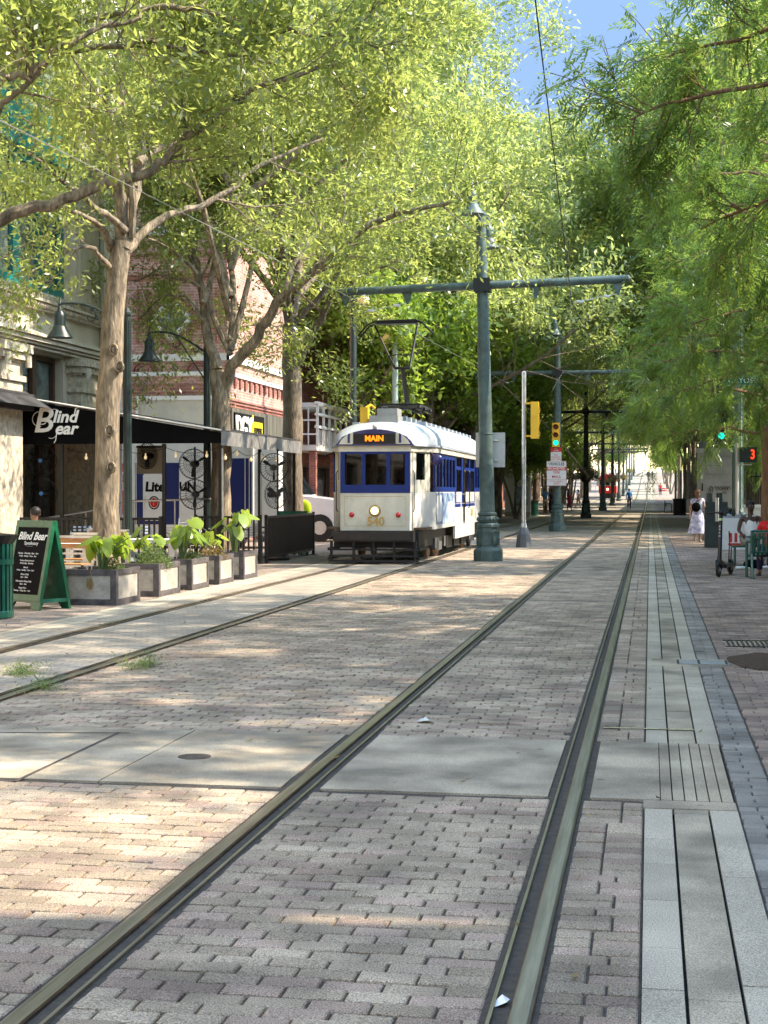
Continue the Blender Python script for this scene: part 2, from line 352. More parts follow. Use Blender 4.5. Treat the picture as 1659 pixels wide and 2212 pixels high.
def zt(y):
    P=[(-50,0),(115,0),(160,.12),(212,.6),(280,2.4),(348,4.9),(400,6.3),(440,6.9),(520,7),(900,7)]
    for (a,b),(c,d) in zip(P,P[1:]):
        if y<=c: return b+(d-b)*(y-a)/(c-a)
    return 7
# ------------------------------------------------------------ ground
YS=[-14,0,10,24,40,60,80,100,115,130,145,160,175,190,212,235,255,280,300,320,348,372,400,420,440,480,520,900]
def sheet(name,x0,x1,y0,y1,dz,matname,nx=1):
    mb=MB(); ys=[y0]+[y for y in YS if y0<y<y1]+[y1]; vs=[];fs=[]
    for y in ys: vs+=[(x0,y,zt(y)+dz),(x1,y,zt(y)+dz)]
    for i in range(len(ys)-1): fs.append((2*i,2*i+1,2*i+3,2*i+2))
    mb.add(vs,fs); return tag(mb.build(name,matname),kind='structure')
sheet('ground',-400,400,-14,900,-.06,'joint_sand')
YN=56.0
rnd=random.Random(5)
def pavers(mb,x0,x1,y0,y1,m,L=.2,W=.1,gap=.003,off=.5,wob=1.0,dx=0):
    ny=int((y1-y0)/(W+.0022)); 
    for j in range(ny):
        ya=y0+j*(W+.0022); rowsag=rnd.gauss(0,.0012)
        x=x0-rnd.choice([0,off,off])*L if off!=.5 else x0-((j%2)*.5+rnd.uniform(-.07,.07))*(L+gap)
        x-=dx; carry=None
        while x<x1-.02:
            a=max(x,x0)+rnd.uniform(0,.0015)*wob; b=min(x+L,x1)-rnd.uniform(0,.0015 if rnd.random()<.9 else .006)*wob; x+=L+gap
            if b-a<.04: carry=a; continue
            if carry is not None: a=carry; carry=None
            if x1-b<.045: b=x1; x=x1
            ca,cb=ya+rnd.uniform(-.0012,.0012)*wob,ya+W+rnd.uniform(-.0012,.0012)*wob
            c=[rnd.uniform(.002,.008 if rnd.random()<.88 else .02)*wob for _ in range(8)]
            t=max(-.005,rnd.gauss(0,.002)*wob+rowsag+.003*sin(a*2.3+ya*1.1)*sin(ya*1.7-a*.6)); tx=rnd.gauss(0,.006)*wob; ty=rnd.gauss(0,.008)*wob
            o=[(a+c[0],ca),(b-c[1],ca),(b,ca+c[2]*.8),(b,cb-c[3]*.8),(b-c[4],cb),(a+c[5],cb),(a,cb-c[6]*.8),(a,ca+c[7]*.8)]
            mx,my=(a+b)/2,(ca+cb)/2; k=len(mb.v)
            for q in o: mb.v.append((q[0],q[1],-.022))
            for q in o:
                mb.v.append((mx+(q[0]-mx)*(1-.003/max(.05,(b-a)/2)),my+(q[1]-my)*(1-.003/(W/2)),-.004+t))
            for q in o:
                X=mx+(q[0]-mx)*(1-.009/max(.05,(b-a)/2)); Y=my+(q[1]-my)*(1-.009/(W/2)); mb.v.append((X,Y,t+(X-mx)*tx+(Y-my)*ty))
            for r in (0,8):
                for i in range(8): mb.f.append((k+r+i,k+r+(i+1)%8,k+r+8+(i+1)%8,k+r+8+i)); mb.m.append(m(rnd))
            mm=mb.m[-1]
            for i in range(16): mb.m[-1-i]=mm
            mb.f.append(tuple(k+16+i for i in range(8))); mb.m.append(mm)
    return mb
pick=lambda r:0
PM=['paver_grey','paver_pink']
SL0,SL1=8.08,9.92
def near(name,x0,x1,mats,p=.2,full=False,**k):
    mb=MB()
    for (a,b) in (((3.7,YN),) if full else ((3.7,SL0-.015),(SL1+.015,YN))): pavers(mb,x0,x1,a,b,lambda r:1 if r.random()<p else 0,**k)
    return tag(mb.build(name,mats),kind='structure')
near('track_bed_paving',-1.768,-.505,PM,.25)
near('track_edge_paving',-.335,-.03,PM,.3,off=.33)
near('roadway_paving',-4.86,-1.942,PM,.25)
near('sidewalk_border_paving',.445,.65,['paver_blue'],0,full=True)
near('sidewalk_paving',.66,3.1,['paver_red','paver_pink'],.3,full=True,gap=.004,wob=.6)
for a,b in ((-1.735,-.54),(-.30,-.025),(-4.85,-1.975),(.44,3.2)): sheet('joint_sand',a,b,3.0,YN,-.0115,'joint_sand')
# far paving beyond the modelled blocks, and both sidewalks
sheet('track_bed_paving',-1.745,-.525,YN,900,-.001,'far_paving')
sheet('track_edge_paving',-.305,-.03,YN,900,-.001,'far_paving')
sheet('roadway_paving',-4.86,-1.965,YN,900,-.001,'far_paving')
sheet('left_track_bed',-6.295,-5.075,3,900,-.001,'far_pale')
sheet('left_track_edge',-6.8,-6.51,3,900,-.001,'far_pale')
sheet('sidewalk_border_paving',.445,.65,YN,900,-.001,'far_paving')
sheet('sidewalk_paving',.66,9,YN,900,-.002,'far_red')
sheet('left_sidewalk',-40,-7.27,3,900,-.001,'far_red')
# concrete crossing slab
mb=MB()
for x0,x1 in ((-4.86,-3.0),(-2.99,-1.965),(-1.745,-.525),(-.305,.055)): mb.box(x0,SL0,-.03,x1,SL1,.001)
for i in range(6): mb.box(.06+i*.0625,SL0,-.03,.06+i*.0625+.0555,SL1,.001)
mb.box(-.03,SL0-.21,-.03,.435,SL0-.012,.001)
tag(mb.build('crossing_slab','concrete'),kind='structure')
# granite and concrete bands
def band(name,xs,y0,y1,mats):
    mb=MB()
    for (a,b,m,l0,l1) in xs:
        y=y0
        while y<y1:
            l=rnd.uniform(l0,l1)
            if y<SL1 and y+l>SL0-.22:
                if y<SL0-.23: mb.box(a,y,-.03,b,SL0-.225,rnd.gauss(0,.001),m)
                y=SL1+.01; continue
            z=rnd.gauss(0,.0012); yy=min(y+l-.005,y1); 
            mb.box(a,y,zt(y)-.03,b,yy,zt(y)+z,m); y+=l
    return tag(mb.build(name,mats),kind='structure')
band('paving_band',[(-.022,.112,0,.45,.7),(.124,.288,1,1.2,1.6),(.30,.436,0,.55,.9)],3.7,110,['granite','concrete'])
band('left_paving_band',[(-7.26,-7.13,0,.45,.8),(-7.12,-6.95,1,1.2,1.6),(-6.94,-6.81,0,.55,.9)],3.7,110,['granite','concrete_pale'])
sheet('asphalt_joint',-1.975,-1.735,3,900,-.0062,'asphalt'); sheet('asphalt_joint',-.54,-.30,3,900,-.0062,'asphalt')
sheet('asphalt_joint',-6.53,-6.28,3,900,-.0105,'asphalt'); sheet('asphalt_joint',-5.09,-4.85,3,900,-.0105,'asphalt')
sheet('paving_band_far',-.03,.44,110,900,-.001,'far_pale'); sheet('paving_band_far',-7.27,-6.8,110,900,-.001,'far_pale')
# slab seams
mb=MB()
for a,b in ((G(257,1583),G(30,1690)),(G(0,1583),G(280,1584)),(G(0,1686),G(36,1690))):
    d=(b-a).normalized(); p=Vector((-d.y,d.x,0))*.012; mb.add([a-p+Vector((0,0,.0035)),a+p+Vector((0,0,.0035)),b+p+Vector((0,0,.0035)),b-p+Vector((0,0,.0035))],[(0,1,2,3)])
tag(mb.build('slab_seam','joint_sand'),kind='structure')
# ------------------------------------------------------------ rails
def rail(gx,side,label,y0=3.2):
    """gx gauge face, side=+1 when the head lies to the right"""
    prof=[(.012*side*-1-.052*side,-.03),(-.064*side,.006),(-.052*side,.007),(-.050*side,-.03),(-.006*side,-.032),(0,.004),(.005*side,.0105),(.06*side,.0115),(.07*side,.005),(.071*side,-.03)]
    prof[0]=(-.066*side,-.03)
    t=thing('tram_rail',label,'rail',(gx,y0,0),group='steel tram rails in the street')
    ys=[0]+[y-y0 for y in YS if y>y0 and y<=440]
    for nm,idx,mt in (('rail_head',(5,6,7,8,9),'steel_top'),('guard_lip',(0,1,2,3),'steel_top'),('groove',(3,4,5),'groove')):
        mb=MB(); n=len(idx); vs=[];fs=[]
        for y in ys:
            for i in idx: vs.append((prof[i][0],y,prof[i][1]+zt(y+y0)))
        for j in range(len(ys)-1):
            for i in range(n-1): fs.append((j*n+i,j*n+i+1,j*n+n+i+1,j*n+n+i))
        mb.add(vs,fs); 
        if nm=='rail_head':
            mb.m=[(1 if i%(n-1) in (0,3) else 0) for i in range(len(fs))]
            mb.build(nm,[mt,'rail_side'],t)
        else: mb.build(nm,mt,t)
rail(-1.85,-1,'bright steel rail with a brown side, left one of the nearer track')
rail(-.42,1,'bright steel rail beside the granite strips, right one of the nearer track')
rail(-6.4,-1,'thin rail nearest the planters, left rail of the streetcar track')
rail(-4.97,1,'thin rail of the streetcar track on the side of the green cross arm poles')
# ------------------------------------------------------------ facade helper
def PX(px,py,X):
    d=ray(px,py); t=X/d.x; return Vector((X,d.y*t,CAMH+d.z*t))
def wallx(mb,X,th,y0,y1,z0,z1,ops,m=0):
    """wall whose street face is the plane X, running along Y, with openings (ya,yb,za,zb)"""
    cuts=sorted({y0,y1}|{min(max(v,y0),y1) for o in ops for v in o[:2]}); s=-1 if X<0 else 1
    for a,b in zip(cuts,cuts[1:]):
        mid=(a+b)/2; zs=sorted([(o[2],o[3]) for o in ops if o[0]<mid<o[1]]); z=z0
        for za,zb in zs:
            if za>z: mb.box(X,a,z,X+s*th,b,za,m)
            z=zb
        if z<z1: mb.box(X,a,z,X+s*th,b,z1,m)
def window_x(par,X,ya,yb,za,zb,fm='teal',gm='glass',bars=(),hb=(),fw=.12,rec=.18,proud=.03):
    """window filling an opening: frame with pane as sub-part; X street face"""
    s=-1 if X<0 else 1; x0=X+s*rec; x1=x0-s*.1; f=MB()
    f.box(x0,ya,za,x1,ya+fw,zb);f.box(x0,yb-fw,za,x1,yb,zb);f.box(x0,ya+fw,za,x1,yb-fw,za+fw);f.box(x0,ya+fw,zb-fw,x1,yb-fw,zb)
    for (y,w_) in bars: f.box(x0,y-w_/2,za+fw,x1+s*.004,y+w_/2,zb-fw)
    for z in hb: f.box(x0,ya+fw,z-.04,x1+s*.01,yb-fw,z+.04)
    fo=f.build('window',fm,par); g=MB(); g.box(x0+s*.02,ya+fw*.5,za+fw*.5,x0+s*.05,yb-fw*.5,zb-fw*.5); g.build('pane',gm,fo); return fo
# ------------------------------------------------------------ stone building on the left
SX=-13.4
st=thing('stone_building','beige stone building with teal windows and carved cornice, behind the black canopy','building',(0,0,0))
ops=[(29.2,34.1,6.05,9.0),(29.2,34.1,9.9,12.9),(23,28.2,6.05,9.0),(23,28.2,9.9,12.9),(30.95,33.9,3.3,4.66),(31.2,33.9,.75,2.75),(34.7,35.9,.2,2.6)]
mb=MB(); wallx(mb,SX,.5,4,37.6,0,15.5,ops); mb.box(SX-.5,4,0,SX-9,37.6,15.5); mb.build('wall','stone',st)
mb=MB(); mb.box(SX+.02,36.3,0,SX+.12,37.6,15.4); mb.build('corner_pier','stone_pale',st)
for a,b in ((34.3,35.3),(28.4,29.1)):
    mb=MB(); mb.box(SX+.001,a,6.0,SX+.16,b,15); mb.box(SX+.001,a+.18,6.4,SX+.2,b-.18,14.5); mb.build('upper_pilaster','stone',st)
for a,b in ((34.15,35.45),(29.6,30.75)):
    mb=MB(); mb.box(SX+.001,a,0,SX+.34,b,4.3); mb.box(SX,a-.06,3.9,SX+.4,b+.06,4.02); mb.box(SX,a-.1,4.35,SX+.46,b+.1,4.5); mb.box(SX,a-.16,4.5,SX+.52,b+.16,4.68); mb.box(SX,a-.05,4.3,SX+.38,b+.05,4.35)
    for k in range(2): mb.tube([(SX+.5,a+(.05 if k==0 else b-a-.05),4.2),(SX+.5,a+(.05 if k==0 else b-a-.05),4.45)],.07,8)
    mb.build('pilaster','stone_carved',st)
# lower cornice, egg band and key band
mb=MB(); y0,y1=6,36.35
for z,h,d in ((4.72,.06,.2),(4.79,.05,.28),(4.85,.09,.36),(4.95,.05,.44),(5.01,.05,.3),(5.07,.04,.16)): mb.box(SX+.002,y0,z,SX+d,y1,z+h-.004)
mb.build('lower_cornice','stone',st)
mb=MB(); mb.box(SX+.002,y0,5.60,SX+.16,y1+.1,5.64); mb.box(SX+.002,y0,5.76,SX+.3,y1+.15,5.82)
y=26
while y<y1+.1: mb.ball((SX+.2,y,5.70),.062,5,0,(1.1,.75,1)); y+=.13
mb.box(SX+.002,y0,5.64,SX+.17,y1+.1,5.76); mb.build('egg_moulding','stone_carved',st)
mb=MB(); mb.box(SX+.001,y0,5.82,SX+.1,y1,6.02)
y=26
while y<y1-.25:
    mb.box(SX+.1,y,5.85,SX+.14,y+.03,5.99);mb.box(SX+.1,y+.03,5.96,SX+.14,y+.2,5.99);mb.box(SX+.1,y+.17,5.88,SX+.14,y+.2,5.96);mb.box(SX+.1,y+.08,5.85,SX+.14,y+.17,5.88);mb.box(SX+.1,y+.08,5.9,SX+.14,y+.11,5.94); y+=.28
mb.build('key_frieze','stone_carved',st)
mb=MB(); mb.box(SX+.001,29.15,9.02,SX+.1,34.2,9.88); mb.box(SX+.001,22.9,9.02,SX+.1,28.3,9.88); mb.build('spandrel','teal',st)
for za,zb in ((6.05,9.0),(9.9,12.9)):
    window_x(st,SX,29.2,34.1,za,zb,'teal','glass',((31.4,.36),(32.75,.14),(30.1,.14)),(zb-.75,),.2,.16)
    window_x(st,SX,23,28.2,za,zb,'teal','glass',((25.4,.36),(26.75,.14),(24.1,.14)),(zb-.75,),.2,.16)
window_x(st,SX,30.95,33.9,3.3,4.66,'brown_frame','glass',((32.7,.2),),(),.1,.3)
window_x(st,SX,31.2,33.9,.75,2.75,'brown_frame','glass',((32.1,.12),(33,.12)),(),.1,.3)
d=MB(); d.box(SX-.3,34.7,.2,SX-.22,35.9,2.6); do=d.build('door','brown_frame',st); mb=MB(); mb.box(SX-.2,35.75,1.1,SX-.17,35.8,1.4); mb.build('handle','galv',do)
# ------------------------------------------------------------ brick building beyond the lot
BX,BY=-12.3,44.0
bb=thing('brick_building','red brick building with cream bands and a diamond window, past the white trailer','building',(0,0,0))
mb=MB(); mb.box(-22,BY,0,BX,52.6,13.5); mb.build('wall','brick',bb)
mb=MB()
for z,h in ((5.46,.2),(5.02,.12),(9.2,.25)): mb.box(-22,BY-.07,z,BX+.07,BY-.002,z+h); mb.box(BX+.002,BY-.07,z,BX+.07,52.6,z+h)
mb.build('stone_band','stone_pale',bb)
mb=MB()
for cx in (-13.2,-14.85,-16.5):
    for r in (.36,.24):
        pts=[(cx+r*cos(PI*k/10),BY-.03,5.17+r*sin(PI*k/10)*.75) for k in range(11)]
        mb.tube(pts,.035,5)
for z in (4.5,4.62,4.74): mb.box(-22,BY-.04,z,BX+.04,BY-.001,z+.035)
for z in (7.9,8.0,8.6): mb.box(-22,BY-.05,z,BX+.05,BY-.001,z+.05)
for cx in (-15.1,-14.8,-12.9,-12.65): mb.box(cx,BY-.05,6.0,cx+.07,BY-.001,7.6)
for k in range(14): mb.box(BX+.002,44.1+k*.6,4.72,BX+.06,44.35+k*.6,4.98)
for z in (4.1,4.2,4.3): mb.box(BX+.002,BY-.04,z,BX+.05+.0*z,52.6,z+.04)
mb.build('brick_trim','brick_dark',bb)
c=PY(371,690,BY); f=MB(); R_=.44
for r,t in ((R_+.14,.03),): 
    for k in range(4):
        a=PI/2*k; b=PI/2*(k+1); f.tube([(c.x+r*cos(a),BY-.03,c.z+r*sin(a)),(c.x+r*cos(b),BY-.03,c.z+r*sin(b))],.07,4)
dw=f.build('diamond_window','stone_pale',bb); mb=MB(); mb.prism([(c.x-R_,c.z),(c.x,c.z-R_),(c.x+R_,c.z),(c.x,c.z+R_)],'y',BY-.02,BY-.004); mb.build('pane','glass',dw)
mb=MB()
for r in (.85,1.0):
    for k in range(4):
        a=PI/2*k; b=PI/2*(k+1); mb.tube([(c.x+r*cos(a),BY-.01,c.z+r*sin(a)),(c.x+r*cos(b),BY-.01,c.z+r*sin(b))],.045,4)
mb.build('diamond_surround','brick_dark',bb)
mb=MB(); mb.box(-15.0,BY-.1,1.2,-12.75,BY-.003,4.3); mb.build('blank_panel','stucco',bb)
mb=MB(); mb.box(-15.08,BY-.14,4.3,-12.68,BY-.003,4.42); mb.box(-15.08,BY-.13,1.2,-15.0,BY-.003,4.3); mb.build('panel_trim','stone_pale',bb)
# shop sign on the street front
sg=thing('shop_sign','dark slatted signboard with white DGX letters and a yellow EXPRESS tab, on the brick front','sign',(BX+.06,44.5,3.2))
mb=MB()
for k in range(16): mb.box(0,-.35+k*.5,-.4,.05,-.35+k*.5+.47,.88)
mb.build('slat_board','dgx_slat',sg)
mb=MB(); mb.box(.052,-.2,-.2,.1,3.3,.75); mb.build('sign_panel','mural_black',sg)
text('DGX',.95,'white_text',sg,(.125,.75,.27),(0,1,0),(0,0,1),bold=.03,ext=.02,sx=.9)
mb=MB(); mb.box(.102,1.75,-.02,.13,2.95,.55); mb.prism([(1.55,-.2),(1.68,-.2),(1.85,.75),(1.72,.75)],'x',.102,.132); mb.build('yellow_tab','yellow_sign',sg)
text('EXPRESS',.26,'mural_black',sg,(.14,2.35,.27),(0,1,0),(0,0,1),bold=.01,ext=.004)
# balcony house
bh=thing('balcony_building','dark red shopfront with white lattice balcony, between the tree trunk and the streetcar roof','building',(0,0,0))
mb=MB(); mb.box(-22,53.4,0,-12.9,66,11); mb.build('wall','brick_dark',bh)
mb=MB(); mb.box(-12.9,53.6,3.05,-11.7,65.5,3.25)
for k in range(12): mb.box(-11.72,53.6+k*1.05,3.25,-11.64,53.68+k*1.05,4.75)
for z in (3.85,4.3,4.7): mb.box(-11.75,53.5,z,-11.62,65.5,z+.09)
for k in range(44): mb.box(-11.70,53.7+k*.27,3.25,-11.67,53.74+k*.27,3.8)
for k in range(7): mb.box(-12.9,53.62+k*1.9,4.62,-11.5,53.72+k*1.9,4.76)
for k in range(4): mb.box(-12.9+.3*k,53.5,3.25,-12.86+.3*k,53.54,4.7)
for z in (3.6,4.1,4.6): mb.box(-12.9,53.48,z,-11.7,53.54,z+.06)
mb.build('balcony','stone_pale',bh)
for k in range(4): mb=MB(); mb.box(-12.0,53.7+k*3.6,0,-11.75,53.95+k*3.6,3.04); mb.build('post','brick_dark',bh)
for k in range(3): window_x(bh,-12.9+.25,54.3+k*3.6,56.8+k*3.6,.6,2.6,'brown_frame','glass_dark',(),(),.1,.1)
# rows of buildings farther off, both sides
def block(name,label,x,y0,y1,h,wm,depth=9,fm='stone_pale',floors=3,nw=5):
    t=thing(name,label,'building',(x,y0,zt((y0+y1)/2)-.3)); s=-1 if x<0 else 1; L_=y1-y0; fh=(h-3.6)/floors
    ops=[]; 
    for fl in range(floors):
        for k in range(nw):
            a=(k+.25)*L_/nw; ops.append((a,a+.5*L_/nw,4.2+fl*fh,4.2+fl*fh+fh*.62))
    so=[((k+.12)*L_/nw,(k+.88)*L_/nw,.9,3.2) for k in range(nw)]
    mb=MB(); 
    # wallx works in local coordinates with X=0 plane shifted by sign
    cuts=ops+so; xx=-.0001 if s<0 else .0001; wallx(mb,xx,.35,0,L_,0,h,cuts); mb.box(s*.35,0,0,s*depth,L_,h-.2); mb.build('wall',wm,t)
    mb=MB(); mb.box(-s*.25,-.1,h-.5,s*.0,L_+.1,h-.1); mb.box(-s*.12,0,3.5,-s*.002,L_,3.8); mb.build('cornice',fm,t)
    for o in ops+so:
        f=MB(); z0,z1=o[2],o[3]; x0,x1=(s*.16,s*.22)
        f.box(x0,o[0],z0,x1,o[0]+.07,z1); f.box(x0,o[1]-.07,z0,x1,o[1],z1); f.box(x0,o[0]+.07,z0,x1,o[1]-.07,z0+.07); f.box(x0,o[0]+.07,z1-.07,x1,o[1]-.07,z1); f.box(x0,o[0]+.07,(z0+z1)/2-.03,x1,o[1]-.07,(z0+z1)/2+.03)
        w_=f.build('window',fm,t); g=MB(); g.box(s*.23,o[0]+.02,z0+.02,s*.25,o[1]-.02,z1-.02); g.build('pane','glass_dark',w_)
    return t
block('row_building','red brick row building with pale window frames, past the balcony building',-13.2,67,86,12,'brick',10,'stone_pale',3,5)
block('row_building','pale stucco row building showing between trunks left of the pole with the crossarm',-13.2,87,112,10,'stone_pale',10,'stucco',2,6)
block('row_building','dark brick row building far down the left side of the street',-13.2,114,150,15,'brick_dark',10,'stone_pale',4,7)
block('row_building','tan brick row building, farthest on the left side of the street',-13.2,152,210,12,'brick_tan',10,'stone_pale',3,8)
block('row_building','long pale building behind the trees on the right side of the street',9.5,62,112,11,'stone_pale',10,'stucco',3,9)
block('row_building','red brick building far along the right side of the street',9.5,116,200,13,'brick',10,'stone_pale',3,10)
block('corner_building','stone building along the near right side, outside the picture, shading the sidewalk',7.6,6.45,44.5,10.4,'stone',12,'stone_pale',2,8)
block('corner_building','tall stone building behind the viewer on the right, shading the foreground',7.6,-30,6.35,24,'stone',12,'stone_pale',5,6)
block('row_building','grey stone row building on the left behind the viewer, added for reflections',-13.4,-70,3.5,15,'stone',9,'stone_pale',4,9)  # unseen, added so the streetcar glass has a facade to reflect
t_=block('added_end_building','brick building added far behind the viewer for window reflections',14,-90,-75,16,'brick_dark',30,'stone_pale',4,3); t_.location.x=-16;  # unseen, added to keep the bright horizon out of the streetcar glass
mb=MB(); vs=[];fs=[]
for i in range(21):
    a=math.radians(-42+4.2*i)
    for r_,z in ((1500,130),(1480,500),(1350,900),(1100,1300)): vs.append((r_*sin(a),r_*cos(a),z))
for i in range(20):
    for j in range(3): a=i*4+j; fs.append((a,a+4,a+5,a+1))
mb.add(vs,fs); tag(mb.build('sky','sky_blue'),kind='structure')
tw=thing('glass_tower','dark blue glass tower showing through leaves left of the pantograph','tower',(-34,120,0))
mb=MB(); mb.box(-11,0,0,11,18,40); mb.build('core','mural_navy',tw)
mb=MB()
for k in range(12): mb.box(-11+k*2,-.25,0,-10.75+k*2,-.002,40)
for k in range(12): mb.box(-11,-.2,2+k*3.3,11,-.003,2.4+k*3.3)
mb.build('mullions','tram_roof',tw)
# ------------------------------------------------------------ trees
def leaves_at(C,D,rng,n,l,w,sp,droop=0,flat=.5,jl=.35):
    """n leaves round each centre C (k,3) with twig direction D; returns (k*n,4,3)"""
    k=len(C); c=np.repeat(C,n,0)+rng.normal(0,1,(k*n,3))*sp; d=np.repeat(D,n,0)*.7+rng.normal(0,.6,(k*n,3)); d[:,2]-=droop
    d/=np.linalg.norm(d,axis=1)[:,None]+1e-9
    nn=rng.normal(0,1,(k*n,3)); nn[:,2]=np.abs(nn[:,2])+flat; s=np.cross(d,nn); s/=np.linalg.norm(s,axis=1)[:,None]+1e-9
    L=l*(1+rng.uniform(-jl,jl,(k*n,1))); W=w*(1+rng.uniform(-.3,.3,(k*n,1))); up=np.cross(s,d)
    a=c-d*L*.5; b=c+s*W*.5-up*W*.12; t=c+d*L*.5; e=c-s*W*.5-up*W*.12
    return np.stack([a,b,t,e],1)
def fern_at(C,D,rng,n,l,w,length):
    """cypress sprays: n narrow leaflets in two ranks along a drooping axis"""
    k=len(C); d=D+rng.normal(0,.35,(k,3)); d[:,2]-=.25; d/=np.linalg.norm(d,axis=1)[:,None]
    nn=rng.normal(0,.35,(k,3)); nn[:,2]+=1; s=np.cross(d,nn); s/=np.linalg.norm(s,axis=1)[:,None]
    out=[]
    for i in range(n):
        t=(i//2+.5)/(n/2); side=1 if i%2 else -1
        o=C+d*length*(t-.5)+np.array([0,0,-.18])*length*t*t
        ld=d*.65+s*side*.8; ld=ld+rng.normal(0,.12,(k,3)); ld[:,2]-=.15; ld/=np.linalg.norm(ld,axis=1)[:,None]
        L=l*(1.1-.5*abs(t-.45))*(1+rng.uniform(-.2,.2,(k,1))); pw=np.cross(ld,nn); pw/=np.linalg.norm(pw,axis=1)[:,None]
        out.append(np.stack([o,o+ld*L*.5+pw*w*.5,o+ld*L,o+ld*L*.5-pw*w*.5],1))
    return np.concatenate(out)
def bez(p0,d0,length,bend,rng,steps=6,wob=.12):
    pts=[Vector(p0)]; d=Vector(d0).normalized()
    for i in range(steps):
        d=(d+Vector(bend)/steps+Vector(rng.normal(0,wob,3)/2)).normalized(); pts.append(pts[-1]+d*length/steps)
    return pts
def resample(pts,t):
    n=len(pts)-1; x=min(max(t*n,0),n-1e-6); i=int(x); return pts[i].lerp(pts[i+1],x-i),(pts[i+1]-pts[i]).normalized()
def tree(name,label,loc,seed,trunk,limbs,auto,leaf,bark,group,rz=0,nb=8,ntw=7,nl=60,ls=(.1,.035),blen=(1.4,3.2),tlen=(.5,1.1),kind='oak',sp=.14,subdroop=0,clip=None,fleaf=.35,knots=()):
    """trunk: [(pts,radii)], limbs: explicit limbs [(pts,r0,r1)], auto: dict for procedural limbs; all local to loc"""
    rng=np.random.default_rng(seed); t=thing(name,label,'tree',loc,rz,group); mb=MB(); allimbs=[]
    for pts,rad in trunk: 
        P_=[];R_=[]
        for i in range(len(pts)-1):
            for k in range(3):
                u=k/3; P_.append(Vector(pts[i]).lerp(Vector(pts[i+1]),u)+Vector((rng.normal(0,.1),rng.normal(0,.1),0))*rad[i]*.5*(u>0)); R_.append((rad[i]*(1-u)+rad[i+1]*u)*(1+rng.normal(0,.03)))
        P_.append(Vector(pts[-1]));R_.append(rad[-1]); mb.tube(P_,R_,14)
    for kx,ky in knots:
        c=PY(kx,ky,loc[1]-.19)-Vector(loc)
        mb.tube([(c.x+.07*cos(a),c.y-.01*cos(2*a),c.z+.085*sin(a)) for a in np.linspace(0,2*PI,13)],.022,6,0,False); mb.ball((c.x,c.y+.05,c.z),.07,6)
    for pts,r0,r1 in limbs:
        pts=[Vector(p) for p in pts]; fine=[]
        for i in range(len(pts)-1):
            for k in range(3): fine.append(pts[i].lerp(pts[i+1],k/3)+Vector(rng.normal(0,.02,3)))
        fine.append(pts[-1]); n=len(fine); rr=[r0+(r1-r0)*(i/(n-1)) for i in range(n)]
        mb.tube(fine,rr,9); allimbs.append((fine,r0,r1,sum((fine[i+1]-fine[i]).length for i in range(n-1))))
    if auto:
        for i in range(auto['n']):
            az=auto.get('az0',0)+2*PI*(i+rng.uniform(-.3,.3))/auto['n']; hz=rng.uniform(*auto['h']); inc=rng.uniform(*auto['inc'])
            L=rng.uniform(*auto['len']); d=Vector((cos(az)*sin(inc),sin(az)*sin(inc),cos(inc)))
            base=auto['axis'](hz); r0=auto['r']*rng.uniform(.7,1.1)
            pts=bez(base,d,L,auto.get('bend',(0,0,.5)),rng,7,.14); rr=[r0*(1-j/7)+.018 for j in range(8)]; mb.tube(pts,rr,7); allimbs.append((pts,r0,.02,L))
    tw=[]; sb=[]
    for pts,r0,r1,L in allimbs:
        k=max(3,int(nb*L/4.5))
        for j in range(k):
            u=rng.uniform(fleaf,1); p,dd=resample(pts,u); az=rng.uniform(0,2*PI); o=dd.orthogonal().normalized(); o.rotate(Matrix.Rotation(az,3,dd))
            d=(dd*.55+o*.9+Vector((0,0,.12-subdroop))).normalized(); l=rng.uniform(*blen)*(1.15-.4*u)
            q=bez(p,d,l,(0,0,.15-subdroop),rng,4,.22); r=max(.012,(r0+(r1-r0)*u)*.45); mb.tube(q,[r,r*.75,r*.5,r*.35,.006],5,cap=False); sb.append(q)
    for q in sb:
        for j in range(ntw):
            u=rng.uniform(.15,1); p,dd=resample(q,u); o=Vector(rng.normal(0,1,3)); d=(dd*.6+o*.45+Vector((0,0,.05-subdroop*.7))).normalized(); l=rng.uniform(*tlen)
            e=p+d*l; tw.append((p,e,d)); 
            if j<4: mb.tube([p,p.lerp(e,.5)+Vector((0,0,.03)),e],[.008,.006,.003],3,cap=False)
    mb.build('trunk',bark,t,True)
    A=np.array([tuple(x[0]) for x in tw]); B=np.array([tuple(x[1]) for x in tw]); D=np.array([tuple(x[2]) for x in tw])
    if kind=='oak':
        parts=[leaves_at(A+(B-A)*u,D,rng,nl//4,ls[0],ls[1],sp) for u in (.35,.6,.85,1.05)]
    else:
        parts=[fern_at(A+(B-A)*u+rng.normal(0,.09,A.shape),D,rng,nl,ls[0],ls[1],sp) for u in (.2,.45,.7,.95)]
    V=np.concatenate(parts)
    if clip is not None: V=V[clip(V.mean(1)+np.array(loc))]
    quads_mesh('crown',V,leaf,t); return t
def LP(Y,pts,dY=0,base=(0,0,0)):
    """limb path from photo pixels (0..1659 x 0..2212) at depth Y, spreading by dY, in local coords"""
    n=len(pts)-1; return [tuple(PY(x,y,Y+dY*i/n)-Vector(base)) for i,(x,y) in enumerate(pts)]
GL='oaks lining the left sidewalk'
